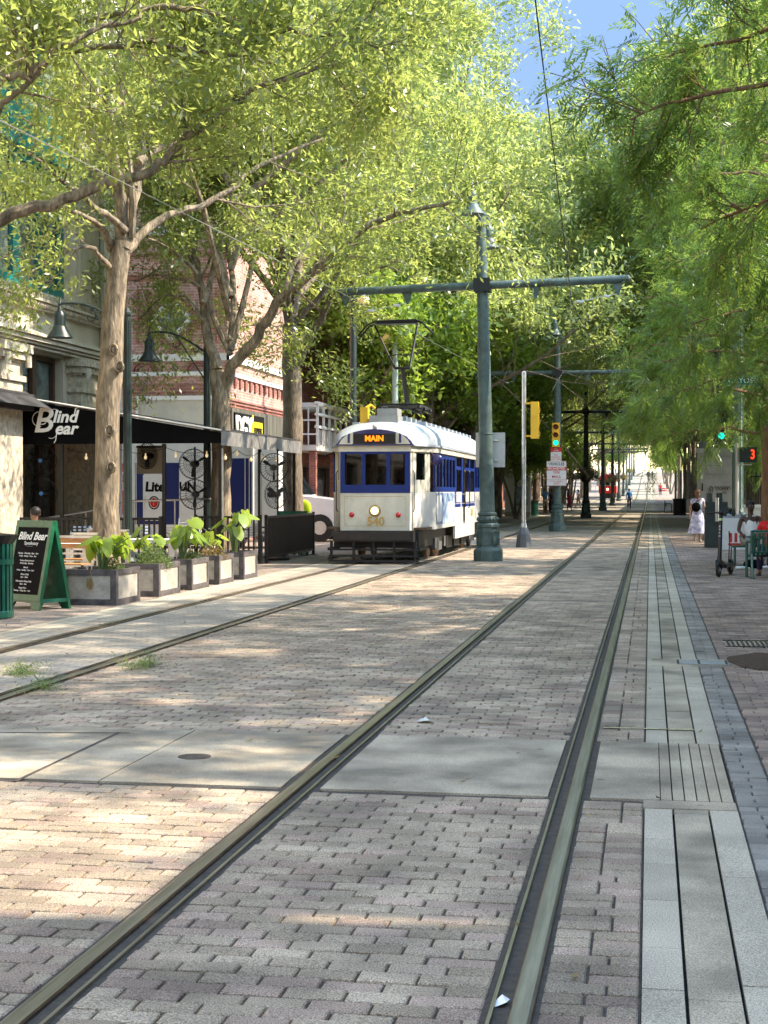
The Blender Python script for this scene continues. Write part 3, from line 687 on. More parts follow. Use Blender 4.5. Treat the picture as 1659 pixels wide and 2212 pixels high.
# keep leaves out of the clear sky corridor over the rails
def sky_clip(c):
    v=c-np.array([0,0,CAMH]); d=v@np.array(FW); px=CX+FPX*(v@np.array(RT))/d; py=CY-FPX*(v@np.array(UP))/d
    return d
b0=(-9.2,25,0)
axis1=lambda z:Vector((.25+.05*z,0,z))
T1=[(LP(25,[(230,1264),(229,1100),(232,960),(238,820),(243,700),(252,600),(262,520)],0,b0),[.27,.215,.205,.205,.19,.175,.16])]
KN=[]
L1=[(LP(25,[(262,520),(262,440),(256,400),(245,350),(236,270),(228,180)],-1,b0),.12,.05),
    (LP(25,[(268,540),(285,440),(300,350),(320,280),(345,230),(380,150),(400,60)],1,b0),.13,.05),
    (LP(25,[(272,550),(310,500),(360,465),(430,445),(490,415),(545,370),(610,335),(700,300)],2.5,b0),.085,.025),
    (LP(25,[(243,590),(222,555),(190,533),(140,537)],-1.2,b0),.06,.02),
    (LP(25,[(240,540),(222,500),(190,468),(150,450),(90,420)],-2,b0),.07,.02),
    (LP(25,[(275,500),(240,470),(205,445),(150,400),(60,330)],-3,b0),.07,.02),
    (LP(25,[(262,440),(200,360),(120,300),(40,250)],2,b0),.07,.02),
    (LP(25,[(300,350),(380,300),(470,260),(560,180),(650,60)],3,b0),.08,.02)]
tree('oak_tree','oak with pale smooth trunk in front of the black canopy, nearest the planters',b0,11,T1,L1,dict(n=9,h=(5.5,10.5),inc=(.25,1.0),len=(3.8,6),axis=axis1,r=.07),'oak_leaf','bark',GL,nb=8,ntw=8,nl=64,fleaf=.5,ls=(.125,.043),knots=((245,755),(258,792),(236,930),(240,1010)))
b2=(-9.1,33.2,0)
T2=[(LP(33.2,[(478,1215),(478,1080),(478,950),(477,860),(470,800)],0,b2),[.25,.22,.215,.205,.18])]
L2=[(LP(33.2,[(470,800),(450,740),(438,660),(428,590),(420,520),(412,420),(405,300)],1,b2),.13,.04),
    (LP(33.2,[(482,840),(500,790),(545,745),(575,690),(610,635),(675,590),(740,535),(800,480),(860,462),(940,445),(1010,430)],-1.5,b2),.14,.035),
    (LP(33.2,[(428,590),(370,540),(320,515)],-1,b2),.05,.02),
    (LP(33.2,[(440,690),(400,640),(350,640),(300,690)],1.5,b2),.04,.012),(LP(33.2,[(430,620),(380,600),(330,590),(290,610)],2.5,b2),.04,.012),(LP(33.2,[(545,745),(560,690),(590,700),(620,730)],3,b2),.04,.012),
    (LP(33.2,[(610,635),(640,560),(690,500),(760,460)],2,b2),.07,.02),
    (LP(33.2,[(438,660),(470,560),(500,430),(520,300)],2,b2),.08,.02)]
tree('oak_tree','oak rising through the canopy just left of the yellow shop sign',b2,12,T2,L2,dict(n=15,h=(4.3,12),inc=(.3,1.2),len=(4.5,7),axis=lambda z:Vector((-.1,0,z)),r=.08),'oak_leaf','bark',GL,nb=8,ntw=8,nl=56,fleaf=.45,ls=(.14,.048))
b3=(-9.1,38.9,0)
T3=[(LP(38.9,[(633,1190),(632,1060),(632,950),(631,850),(628,770),(625,700)],0,b3),[.3,.26,.255,.25,.23,.18])]
L3=[(LP(38.9,[(625,700),(612,640),(600,560),(590,480),(580,380)],1,b3),.14,.04),
    (LP(38.9,[(640,790),(662,740),(695,690),(715,640),(765,605),(820,580),(900,555)],-2,b3),.13,.03),
    (LP(38.9,[(628,700),(640,620),(650,540),(660,420),(680,280)],2,b3),.15,.04),
    (LP(38.9,[(632,640),(690,560),(780,500),(900,400)],-1,b3),.09,.03)]
tree('oak_tree','oak with thick dark trunk beside the green Muse sandwich board',b3,13,T3,L3,dict(n=18,h=(5.5,14),inc=(.3,1.15),len=(5,7.6),axis=lambda z:Vector((-.05,0,z)),r=.09),'oak_leaf','bark_dark',GL,nb=7,ntw=8,nl=66,ls=(.145,.052))
# tree outside the frame on the left whose limbs cross the picture
b0=(-9.4,15.0,0)
T0=[([(0,0,0),(0,0,2),(.1,0,4.2)],[.3,.26,.22])]
L0=[([(.1,0,4.0)]+LP(17,[(-200,560),(0,472),(75,450),(165,425),(260,392),(320,370),(350,345),(400,300),(475,245),(540,200),(600,175),(660,155),(740,140)],1.5,b0),.088,.022),
    ([(.1,0,4.2),(.3,.5,5.2)]+LP(16,[(-40,300),(0,165),(60,165),(125,105),(200,65),(275,45),(330,15)],1,b0),.065,.02),
    ([(.1,0,4.2),(.2,.4,4.9)]+LP(16.5,[(-60,400),(0,225),(50,200),(100,135),(125,100),(124,0)],.5,b0),.05,.02),
    ([(.1,0,4.2),(.3,.5,5.2)]+LP(17,[(-40,240),(0,110),(125,105),(250,100),(320,90),(380,104),(430,115),(500,118),(600,140)],1.5,b0),.055,.015),
    ([(.1,0,4.3),(.4,.6,5.8)]+LP(17.5,[(100,60),(345,15),(425,20),(500,40),(580,55),(650,75),(750,80),(830,110)],1,b0),.05,.015),
    ([(.1,0,4.3),(-.2,-.5,5.8),(-.5,-1,7.5),(-.8,-1,9.5)],.1,.03)]
tree('oak_tree','oak left of the frame whose long limb crosses before the teal windows',b0,14,T0,L0,dict(n=4,h=(4.3,5.5),inc=(.3,.9),len=(3,4.5),axis=lambda z:Vector((.1,0,z)),r=.06),'oak_leaf','bark',GL,nb=8,ntw=7,nl=48,ls=(.12,.042),blen=(.9,2.0),tlen=(.4,.8),fleaf=.45)
# generic street oak used down both sides
def street_oak(label,loc,seed,leaf,bark,group,h=3.3,R_=5.5,ls=(.2,.075),nl=84,n=17,low=.0,name='oak_tree'):
    sd_=1 if loc[0]<0 else -1; lx=np.array(loc); k_=4.9 if loc[0]<0 else 5.2
    def cl(c):
        q=c-lx; x=q[:,0]*sd_; return (x<1.5)|(q[:,2]>k_+(.25*np.sin(q[:,1]*2.1)))
    tr=[([(0,0,-.1),(.03,0,1.5),(-.03,.02,3),(0,0,h+1.2),(.05,0,h+3.5),(0,.1,h+6)],[.22,.17,.155,.135,.09,.04])]
    return tree(name,label,loc,seed,tr,[],dict(n=n,h=(h-.6,h+6.5),inc=(.3,1.3),len=(R_*.75,R_*1.15),axis=lambda z:Vector((0,0,z)),r=.07,bend=(0,0,.35)),leaf,bark,group,nb=8,ntw=7,nl=nl,ls=ls,blen=(1.6,3.4),tlen=(.6,1.3),sp=.2,subdroop=low,clip=cl)
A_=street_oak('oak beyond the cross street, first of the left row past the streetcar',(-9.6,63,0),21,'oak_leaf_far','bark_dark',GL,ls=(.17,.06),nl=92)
B_=street_oak('oak on the left sidewalk, second trunk right of the pantograph',(-9.5,77,0),22,'oak_leaf','bark_dark',GL,ls=(.19,.07))
lab=['dark trunked oak behind the rear end of the streetcar','oak standing just right of the first cross arm pole base','oak over the small blossom trees on the left sidewalk','oak behind the shelter on the left sidewalk','oak over the pedestrians at the left kerb','oak far down the left row, before the red trolley','oak in the left row beside the red trolley','oak in the left row where the street begins to climb','oak on the rising stretch of the left row','oak near the top of the rise on the left','last oak of the left row at the crest']
for i,(x,y) in enumerate(((-9.0,92),(-8.6,103),(-9.2,116),(-9.6,131),(-9.3,148),(-9.3,168),(-9.6,190),(-9.3,215),(-9.5,245),(-9.3,285),(-9.5,335))):
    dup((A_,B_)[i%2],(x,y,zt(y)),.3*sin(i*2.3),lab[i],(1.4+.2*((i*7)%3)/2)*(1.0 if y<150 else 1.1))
A_.scale=(1.55,)*3; B_.scale=(1.65,)*3
# tall oaks farther left behind the row, closing the gaps
for i,(x,y,s_) in enumerate(((-17.5,58,1.5),(-18,84,1.6),(-19,112,1.7),(-17,150,1.6))):
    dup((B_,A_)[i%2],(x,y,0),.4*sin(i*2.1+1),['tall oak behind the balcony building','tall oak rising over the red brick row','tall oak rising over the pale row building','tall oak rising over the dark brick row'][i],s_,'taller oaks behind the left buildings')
GR='trees lining the right sidewalk'
C_=street_oak('dense dark green tree on the right sidewalk past the grey cabinet',(4.6,66,0),31,'dark_leaf','bark_dark',GR,h=3.0,R_=5.4,ls=(.19,.075),nl=84,low=.12,n=18,name='shade_tree')
labr=['dark shade tree right of the black litter bin','shade tree over the far bench on the right','pale trunked shade tree with low hanging leaves by the round bin','shade tree behind the stone pier on the right','shade tree on the right where the street starts to climb','shade tree far along the right row','shade tree near the top of the rise on the right','shade tree on the right just below the crest','shade tree at the crest on the right','last shade tree of the right row']
for i,(x,y) in enumerate(((4.4,80),(4.2,94),(3.0,109),(3.6,126),(3.6,146),(3.8,172),(3.8,205),(4.2,250),(3.9,300),(4.2,350))):
    dup(C_,(x,y,zt(y)),.35*sin(i*1.7+.5),labr[i],(1.15,1.25,1.1)[i%3]*(1 if y<150 else 1.2))
for i,(x,y,s_) in enumerate(((4.6,70,1.75),(4.6,86,1.85),(5.0,116,1.75),(6,165,1.7))):
    dup(B_,(x,y,0),PI+.35*sin(i*2.3),['tall pale green oak rising behind the right row, nearest one','tall oak behind the right row, second one','tall oak behind the right row, third one','tall oak behind the right row near the rise'][i],s_,'taller oaks behind the right row')
# bald cypresses on the near right
GC='feathery cypresses on the right sidewalk'
def cypress(label,loc,seed,H_=12,R_=3.2,low=2.6,nl=14,n=30,ls=(.15,.027),spl=.36,ntw=9,rz=0,bark='bark_red',clip=None):
    tr=[([(0,0,-.1),(.02,0,1),(-.02,.02,3),(.03,0,6),(0,0,9),(0,0,H_)],[.36,.28,.24,.19,.12,.02])]
    rng=random.Random(seed); lim=[]
    for i in range(n):
        z=low+(H_-low-.5)*(i/n)**.9; az=i*2.4+rng.uniform(-.4,.4); L=R_*(1.12-.75*(z-low)/(H_-low))*rng.uniform(.85,1.15)
        pts=[(0,0,z)]+[(cos(az+rng.uniform(-.08,.08))*L*u,sin(az)*L*u,z+L*(.30*u-.34*u*u)) for u in (.3,.6,.85,1)]
        lim.append((pts,.055,.012))
    return tree('cypress_tree',label,loc,seed,tr,lim,None,'cypress_leaf',bark,GC,nb=13,ntw=ntw,nl=nl,ls=ls,blen=(.8,1.7),tlen=(.35,.75),kind='fern',sp=spl,subdroop=.22,fleaf=.2,rz=rz,clip=clip)
def signclip(c):
    v=c-np.array([0,0,CAMH]); d=v@np.array(FW); px=CX+FPX*(v@np.array(RT))/d; py=CY-FPX*(v@np.array(UP))/d
    keep=np.random.default_rng(1).uniform(0,1,len(c))>.86
    hide=((px>1548)&(px<1625)&(py>806)&(py<850))|((px>1541)&(px<1566)&(py>925)&(py<960))|((px>1480)&(px<1515)&(py>690)&(py<790))
    return ~hide|keep
cy1=cypress('cypress with red brown fluted trunk behind the seated people',(3.55,47.5,0),41,13,4.6,2.8,clip=signclip)
def holes(c):  # clumps cut from the upper crown so sunlight dapples the street
    z=c[:,2]; f=np.sin(c[:,0]*1.7+z*.9)+np.sin(c[:,1]*1.5-z*1.1+1)+np.sin(z*1.6+c[:,0]*.8+c[:,1]*.7)
    return (z<8.2)|((f>.25)&(z<12.2))
cy2=cypress('cypress hanging over the right edge at mid height, nearer than the grey cabinet',(4.3,33,0),42,13.5,4.3,3.5,clip=holes)
cy3=cypress('cypress whose top branches hang into the upper right corner',(4.5,19.5,0),43,13,4.6,5.4,n=44,ls=(.12,.026),spl=.34,clip=holes)
dup(cy3,(6.4,13.2,0),1.3,'cypress outside the picture on the right, dappling the foreground',1.1)
dup(cy1,(5.2,58,0),2,'tall cypress directly behind the street name sign',1.15)
# small blossom trees and crepe myrtles left of the centre poles
sm=tree('small_tree','small multi stemmed tree with bright yellow green leaves behind the prohibition sign',(-7.6,88,0),51,
  [([(0,0,0),(-.3,.1,1.2),(-.7,.2,2.4)],[.09,.07,.05]),([(.1,0,0),(.4,0,1.2),(.7,-.1,2.5)],[.09,.07,.05]),([(0,.1,0),(0,.2,1.4),(.1,.3,2.8)],[.09,.07,.05])],[],dict(n=8,h=(1.9,3.1),inc=(.2,1.1),len=(1.8,2.6),axis=lambda z:Vector((0,.1,z)),r=.04),'bright_leaf','bark_dark','small bright trees on the left sidewalk',nb=12,ntw=7,nl=48,ls=(.16,.07),blen=(.7,1.4),tlen=(.3,.7),sp=.16)
for i,(x,y,s_,l) in enumerate(((-10.6,57,2.0,'bright leafy tree in front of the balcony building, behind the globe lamps'),(-8.6,62.5,1.9,'bright leafy tree directly behind the pantograph'),(-9.0,69,2.1,'bright leafy tree over the rear roof of the streetcar'),(-8.3,76,1.8,'bright leafy tree behind the pale sign back'),(-8.6,83,1.8,'bright leafy tree left of the second cross arm pole'))): dup(sm,(x,y,0),i*1.4+.4,l,s_)
for i,(x,y,l) in enumerate(((-8.1,99,'small multi stemmed tree left of the man in the blue shirt'),(-7.4,112,'small bright tree right of the prohibition sign, by the green litter bin'),(-7.3,128,'small bright tree behind the hanging flower basket'),(-7.6,150,'small bright tree beyond the girl in pink'))): dup(sm,(x,y,zt(y)),i*1.9,l,1.15)
for i,(x,y) in enumerate(((3.0,232),(2.9,262),(2.8,295),(2.9,330),(3.0,365),(3.2,395),(-7.6,300),(-7.4,350),(-7.3,395))): dup(sm,(x,y,zt(y)),i*1.9,['low tree at the right kerb where the street climbs','low tree on the climb, right kerb, second one','low tree on the climb, right kerb, third one','low tree on the right kerb near the crest','low tree at the right kerb on the crest','low tree beyond the crest at the right','low tree on the left kerb high on the climb','low tree on the left kerb near the crest','low tree on the left kerb at the crest'][i],1.35)
# ------------------------------------------------------------ streetcar
TY,TX=33.3,-5.95
tr=thing('streetcar','white and blue vintage streetcar numbered 540 with a lit MAIN sign, on the left track','streetcar',(TX,TY,0))
LEN=12.7; HW=1.17
# body shell: local x from -HW to HW, y from 0 (front) to LEN
zb,zs,zw,ze=.74,1.58,1.68,2.56       # floor edge, blue sill, glass bottom, eave
FWx=.775                              # half width of the flat front
def outline(z0=0):                   # plan outline, counter clockwise from front left
    return [(-FWx,0),(FWx,0),(1.07,.95),(HW,1.15),(HW,LEN-1.2),(1.07,LEN-.9),(FWx,LEN),(-FWx,LEN),(-1.07,LEN-.9),(-HW,LEN-1.2),(-HW,1.15),(-1.07,.95)]
mb=MB(); mb.prism(outline(),'z',zb,zs); mb.box(-HW-.005,1.3,.55,-HW+.06,4.2-.9,zb+.001)
for s in (-1,1): mb.box(s*(HW+.006),4.75,.42,s*(HW-.05),9.0,zb+.02)
mb.build('body_panel','tram_side',tr)
# front dash, slightly proud, cream
mb=MB(); mb.box(-FWx+.0,-.035,zb-.01,FWx,-.001,zs-.02); mb.build('dash_panel','tram_white',tr)
mb=MB(); a,b,c,d=-FWx+.09,FWx-.09,zb+.09,zs-.1
for (x0,x1,z0,z1) in ((a+.06,b-.06,c,c+.008),(a+.06,b-.06,d,d+.008),(a,a+.008,c+.06,d-.06),(b,b+.008,c+.06,d-.06)): mb.box(x0,-.0385,z0,x1,-.0355,z1)
for x in (a,b-.05):
    for z in (c,d-.05):
        mb.box(x,-.0385,z,x+.06,-.0355,z+.008);mb.box(x,-.0385,z+.052,x+.06,-.0355,z+.06);mb.box(x,-.0385,z,x+.008,-.0355,z+.06);mb.box(x+.052,-.0385,z,x+.06,-.0355,z+.06)
mb.build('pinstripe','gold_text',tr)
text('540',.26,'gold_text',tr,(0.02,-.045,.93),(1,0,0),(0,0,1),bold=.007,ext=.004,name='number')
# front window band
zt0,zt1=zs,ze-.02
mb=MB(); xs=[-FWx,-.26,.24,FWx]; y0,y1=-.04,.04
for x,w_ in ((-FWx,.10),(-.30,.085),(.255,.085),(FWx-.11,.11)): mb.box(x,y0,zs,x+w_,y1,2.46)
mb.box(-FWx,y0-.005,zs-.02,FWx,y1,zw+.06); mb.box(-FWx,y0-.003,2.42,FWx,y1,2.47); mb.build('front_window_frame','tram_blue',tr)
for a,b in ((-.64,-.30),(-.215,.255),(.34,.63)):
    mb=MB(); mb.box(a+.001,-.005,zw+.06,b-.001,.005,2.42); o=mb.build('windscreen','tram_glass',tr)
mb=MB(); mb.tube([(-.05,-.05,zw+.12),(.2,-.055,2.05),(.24,-.055,2.12)],.007,5); mb.tube([(.05,-.05,1.82),(.3,-.05,2.1)],.006,5); mb.build('wiper','black_metal',tr)
# angled cab panels with doors
def along(p,q,u): return (p[0]+(q[0]-p[0])*u,p[1]+(q[1]-p[1])*u)
def panel(mb,p,q,u0,u1,z0,z1,out=.0,th=.03,m=0):
    d=Vector((q[0]-p[0],q[1]-p[1],0)); n=Vector((d.y,-d.x,0)).normalized()
    a=along(p,q,u0); b=along(p,q,u1); A=Vector((*a,0))+n*out; B=Vector((*b,0))+n*out; C_=B-n*th; D_=A-n*th
    mb.add([(A.x,A.y,z0),(B.x,B.y,z0),(C_.x,C_.y,z0),(D_.x,D_.y,z0),(A.x,A.y,z1),(B.x,B.y,z1),(C_.x,C_.y,z1),(D_.x,D_.y,z1)],[(0,3,2,1),(4,5,6,7),(0,1,5,4),(1,2,6,5),(2,3,7,6),(3,0,4,7)],m)
for s in (-1,1):
    p,q=((FWx,0),(1.07,.95)) if s>0 else ((-1.07,.95),(-FWx,0))
    mb=MB(); panel(mb,p,q,0,.12,zs,ze,.01); panel(mb,p,q,.88,1,zs,ze,.01); panel(mb,p,q,.12,.88,zs,1.85,.004); panel(mb,p,q,.12,.88,2.44,ze,.004); panel(mb,p,q,.12,.3,1.85,2.44,.004); panel(mb,p,q,.75,.88,1.85,2.44,.004); panel(mb,p,q,.1,.14,zb,2.5,.03,.02)
    dr=mb.build('cab_door','tram_white',tr); mb=MB(); panel(mb,p,q,.3,.75,1.85,2.44,-.01,.012); mb.build('pane','tram_glass',dr)
    mb=MB(); hp=along(p,q,.05 if s>0 else .95); hx=hp[0]+s*.05; mb.tube([(hx,hp[1]-.03,1.15),(hx+s*.03,hp[1]-.07,1.2),(hx+s*.03,hp[1]-.07,2.0),(hx,hp[1]-.03,2.05)],.012,6); mb.build('handle','black_metal',dr)
# cream fascia under the roof
mb=MB(); mb.prism([(x*1.035,(y-.04 if y<1 else y+(.04 if y>LEN-1 else 0))) for x,y in outline()],'z',2.47,ze+.05); mb.build('fascia','tram_white',tr)
# sides: windows, pillars, doors
cols=[1.2+i*.585 for i in range(6)]
def side(s):
    x=s*HW
    mb=MB(); mb.box(x,1.15,zs,x-s*.05,4.72,zw+.02); mb.box(x,9.05,zs,x-s*.05,LEN-1.15,zw+.02)
    for y in list(np.arange(1.15,4.7,.59))+list(np.arange(9.05,LEN-1.2,.59)): mb.box(x+s*.003,y,zw+.0,x-s*.05,y+.09,2.46)
    for a,b in ((4.66,5.0),(6.1,6.42),(7.75,8.0),(8.95,9.1)): mb.box(x+s*.003,a,.0+1.2,x-s*.05,b,2.46)
    mb.box(x+s*.002,1.15,2.36,x-s*.05,4.7,2.47); mb.box(x+s*.004,4.7,1.2,x-s*.04,5.9,1.32);mb.box(x+s*.004,6.9,1.2,x-s*.04,9.0,1.32)
    for a,b in ((4.7,5.95),(6.75,9.0)): mb.box(x+s*.006,a,2.14,x-s*.03,b,2.22)
    mb.build('side_window_frame','tram_blue',tr)
    for i in range(6):
        mb=MB(); a=1.24+i*.59; mb.box(x-s*.02,a,zw+.02,x-s*.03,a+.5,2.36); mb.build('side_window','tram_glass',tr)
    for a,b in ((5.0,6.1),(8.0,8.95)):
        mb=MB(); mb.box(x-s*.02,a,1.32,x-s*.03,b,2.46); mb.build('side_window','tram_glass',tr)
    for k in range(5):
        mb=MB(); a=9.14+k*.59; mb.box(x-s*.02,a,zw+.02,x-s*.03,min(a+.5,LEN-1.15),2.4); mb.build('side_window','tram_glass',tr)
    mb=MB(); mb.box(x+s*.001,6.42,.75,x-s*.12,6.85,2.46); mb.box(x+s*.012,6.5,1.05,x+s*.002,6.52,2.4); dd=mb.build('doorway','glass_dark',tr)
    for y in (6.38,7.35): mb=MB(); mb.tube([(x+s*.03,y,1.15),(x+s*.06,y,1.2),(x+s*.06,y,2.1),(x+s*.03,y,2.15)],.014,6); mb.build('handrail','black_metal',tr)
side(1); side(-1)
mb=MB()
for y in (3.2,4.72,5.9,7.6,9.2,10.5): mb.box(HW+.0085,y,zb+.05,HW+.007,y+.012,zs-.05)
for z in (zb+.05,zs-.3,zs-.06): mb.box(HW+.0085,4.75,z,HW+.007,9.0,z+.012)
mb.build('panel_seam','sign_back',tr)
mb=MB(); mb.box(HW+.009,1.35,.84,HW+.004,4.55,1.56); ad=mb.build('advert_panel','ad_blue',tr)
text('VISIT',.34,'white_text',ad,(HW+.012,3.7,1.2),(0,1,0),(0,0,1),bold=.012,ext=.002)
mb=MB(); mb.box(HW+.0125,1.45,.9,HW+.0095,2.1,1.5); mb.build('poster_corner','mural_white',ad)
text('540',.26,'gold_text',tr,(HW+.012,8.3,1.02),(0,1,0),(0,0,1),bold=.007,ext=.004,name='number')
# interior
mb=MB(); mb.box(-HW+.05,.1,zb+.02,HW-.05,LEN-.1,zb+.06); 
for i in range(14):
    y=1.6+i*.62
    if 6.0<y<7.0: continue
    for s in (-1,1): mb.box(s*.35,y,1.0,s*(HW-.1),y+.06,1.62)
mb.box(-HW+.06,LEN-.4,zb+.06,HW-.06,LEN-.35,2.4); mb.build('interior_seats','seat_wood',tr)
mb=MB(); 
for s in(-1,1):
    mb.box(s*.25-.02,1.42,zb+.06,s*.25+.02,1.46,2.5); mb.box(s*.95,1.4,zb+.06,s*.82,1.44,2.5); mb.box(s*.25,1.42,2.2,s*.95,1.45,2.5)
mb.build('bulkhead','seat_wood',tr)
# roof: lofted dome
secs=[]
for y,h,w_ in ((-.06,.28,.85),(.1,.37,.91),(.35,.47,1.0),(.7,.56,1.08),(1.15,.62,1.18),(1.8,.66,1.22),(3,.68,1.23),(LEN-2,.68,1.23),(LEN-1,.6,1.15),(LEN-.3,.45,1.0),(LEN+.04,.28,.85)):
    secs.append([(w_*cos(PI*k/16)*(1 if abs(cos(PI*k/16))<.99 else 1),y,2.59+h*abs(sin(PI*k/16))**.72) for k in range(17)])
mb=MB(); vs=[p for s_ in secs for p in s_]; n=17
mb.add(vs,[(i*n+k,i*n+k+1,(i+1)*n+k+1,(i+1)*n+k) for i in range(len(secs)-1) for k in range(n-1)])
mb.add(secs[0],[tuple(range(17))]); mb.add(secs[-1],[tuple(range(17))])
rf=mb.build('roof','tram_roof',tr,True)
mb=MB(); mb.prism([(x*1.06,(y-.09 if y<1 else y+(.09 if y>LEN-1 else 0))) for x,y in outline()],'z',ze+.03,ze+.075); mb.build('eave','tram_roof',rf)
mb=MB(); mb.box(-.3,1.3,3.24,.3,LEN-1.5,3.29)
for k in range(14): mb.box(-.42,1.7+k*.72,3.2,.42,1.85+k*.72,3.33); 
for k in range(12):
    for s in (-1,1): mb.box(s*.7,1.8+k*.8,3.1,s*.86,2.05+k*.8,3.2)
mb.build('roof_walk','tram_roof',rf)
# destination hood
mb=MB(); hp=[(-.88,2.60)]+[(-.86+1.72*k/12,2.62+.34*sin(PI*k/12)**.5) for k in range(1,12)]+[(.88,2.60)]
mb.prism(hp,'y',-.11,.2); mb.build('sign_hood','tram_navy',tr)
mb=MB(); mb.box(-.47,-.124,2.64,.47,-.112,2.86); 
sgn=mb.build('destination_sign','black_metal',tr)
text('MAIN',.17,'orange_glow',sgn,(0,-.128,2.75),(1,0,0),(0,0,1),bold=.006,ext=.002)
for s in (-1,1):
    mb=MB(); mb.box(s*.475,-.122,2.64,s*.54,-.112,2.88); mb.prism([(s*.60,2.63),(s*.79,2.63),(s*.74,2.72),(s*.68,2.78),(s*.60,2.85)],'y',-.122,-.112)
    mb.box(s*.5,-.121,2.63,s*.62,-.113,2.655); mb.build('hood_panel','tram_white',tr)
# lights
L_=MB(); L_.lathe([(.13,0),(.13,.02),(.1,.05)],16); hl=L_.build('headlight','gold_text',tr); hl.rotation_euler=(PI/2,0,0); hl.location=(0,-.036,1.17)
g=MB(); g.ball((0,0,.05),.085,8); g.build('lamp_lens','lamp_glow',hl,True)
for s in (-1,1):
    g=MB(); g.ball((s*.52,-.04,1.08),.06,8); g.build('tail_light','tram_red',tr,True)
g=MB(); g.box(-.05,-.05,2.96,.05,.02,3.06); g.ball((0,-.05,3.03),.05,6); g.build('roof_lamp','stone_pale',rf)
# mirror
g=MB(); g.tube([(HW-.1,.9,2.5),(HW+.12,.55,2.36)],.014,6); g.ball((HW+.12,.55,2.3),.12,8,0,(1,.35,1)); g.build('mirror','tram_navy',tr,True)
g=MB(); g.tube([(-HW+.1,.9,2.5),(-HW-.08,.7,2.4)],.014,6); g.build('mirror','black_metal',tr)
# buffers and underframe
mb=MB(); mb.box(-FWx-.12,-.28,.5,FWx+.12,-.04,.735); mb.box(-FWx-.05,-.34,.54,FWx+.05,-.28,.7); mb.build('bumper','bumper',tr)
mb=MB(); mb.box(-.95,.1,.35,.95,LEN-.1,.735)
for z in (.30,.16,.05): mb.box(-1.0,-.22,z,1.0,-.15,z+.045)
for x in (-.95,-.45,0,.45,.92): mb.box(x-.025,-.2,.05,x+.025,-.12,.5)
for s in(-1,1): mb.box(s*.98,-.2,.3,s*1.03,1.0,.36); mb.box(s*.98,-.2,.1,s*1.03,.9,.15)
for k in range(3):
    for s in (-1,1): mb.box(s*.6,4.4+k*1.5,.2,s*1.0,5.5+k*1.5,.5)
mb.build('underframe','under_black',tr)
for yb in (3.3,10.2):
    b_=MB()
    for s in (-1,1):
        b_.box(s*.82,yb-1.1,.34,s*.93,yb+1.1,.46); b_.box(s*.86,yb-.25,.2,s*1.0,yb+.25,.4)
        for k in range(6): b_.lathe([(.1,0),(.1,.025)],10,(s*.93,yb-.5+(.0),.22+k*.045))
        for dy in (-.8,.8): b_.box(s*.86,yb+dy-.14,.26,s*1.0,yb+dy+.14,.5)
    b_.box(-.9,yb-.08,.3,.9,yb+.08,.42); bo=b_.build('bogie','base_grey',tr)
    for dy in (-.8,.8):
        for s in (-1,1):
            w_=MB(); w_.lathe([(.05,-.03),(.33,-.03),(.33,.03),(.3,.06),(.06,.07)],20); wo=w_.build('wheel','rail_side',bo,True); wo.rotation_euler=(0,s*PI/2,0); wo.location=(s*.76,yb+dy,.345)
# roof equipment and pantograph
mb=MB(); mb.box(-.28,.75,3.1,.38,1.5,3.3); mb.box(-.1,.8,3.301,.36,1.4,3.46); mb.build('equipment_box','cab_grey',rf)
mb=MB(); mb.box(-.52,.95,3.1,-.34,1.15,3.5); mb.tube([(-.4,1.0,3.48),(-.3,1.1,3.56),(-.25,1.3,3.5)],.03,6); mb.build('yellow_relay_box','yellow_sig',rf)
mb=MB()
for s in (-1,1): mb.tube([(s*.45+.2,2.2,3.62),(s*.45+.2,4.0,3.62)],.03,6)
for y in (2.2,3.1,4.0): mb.tube([(-.25,y,3.62),(.65,y,3.62)],.03,6); mb.ball((-.25,y,3.54),.06,6); mb.ball((.65,y,3.54),.06,6)
for k in range(8): mb.tube([(.1+.07*k,1.5,3.5),(.2+.05*k,2.2+.1*k,3.6),(.5,3+.1*k,3.45)],.012,4)
pb=mb.build('pantograph_base','black_metal',rf)
py=2.6
mb=MB(); mb.tube([(.2,py+.7,3.66),(.22,py+.1,4.15),(.24,py-.3,4.48)],[.07,.06,.05],8); mb.tube([(.05,py-.3,4.48),(.42,py-.3,4.48)],.035,6)
mb.tube([(.05,py-.3,4.48),(-.55,py+.35,5.58)],.022,6); mb.tube([(.4,py-.3,4.48),(.5,py+.35,5.58)],.03,6)
mb.tube([(-.1,py-.15,4.78),(.05,py-.2,4.8),(.42,py-.15,4.8)],.015,6); mb.tube([(.05,py-.2,4.8),(.06,py-.3,4.5)],.015,6)
mb.build('pantograph_arm','black_metal',pb)
mb=MB()
for dy in (0,.3):
    mb.tube([(-.92,py+.2+dy,5.3),(-.7,py+.2+dy,5.55),(-.5,py+.2+dy,5.64),(0,py+.2+dy,5.65),(.48,py+.2+dy,5.66),(.62,py+.2+dy,5.6),(.85,py+.2+dy,5.36)],.022,6)
mb.box(-.5,py+.2,5.58,.5,py+.5,5.61); mb.build('pantograph_head','black_metal',pb)

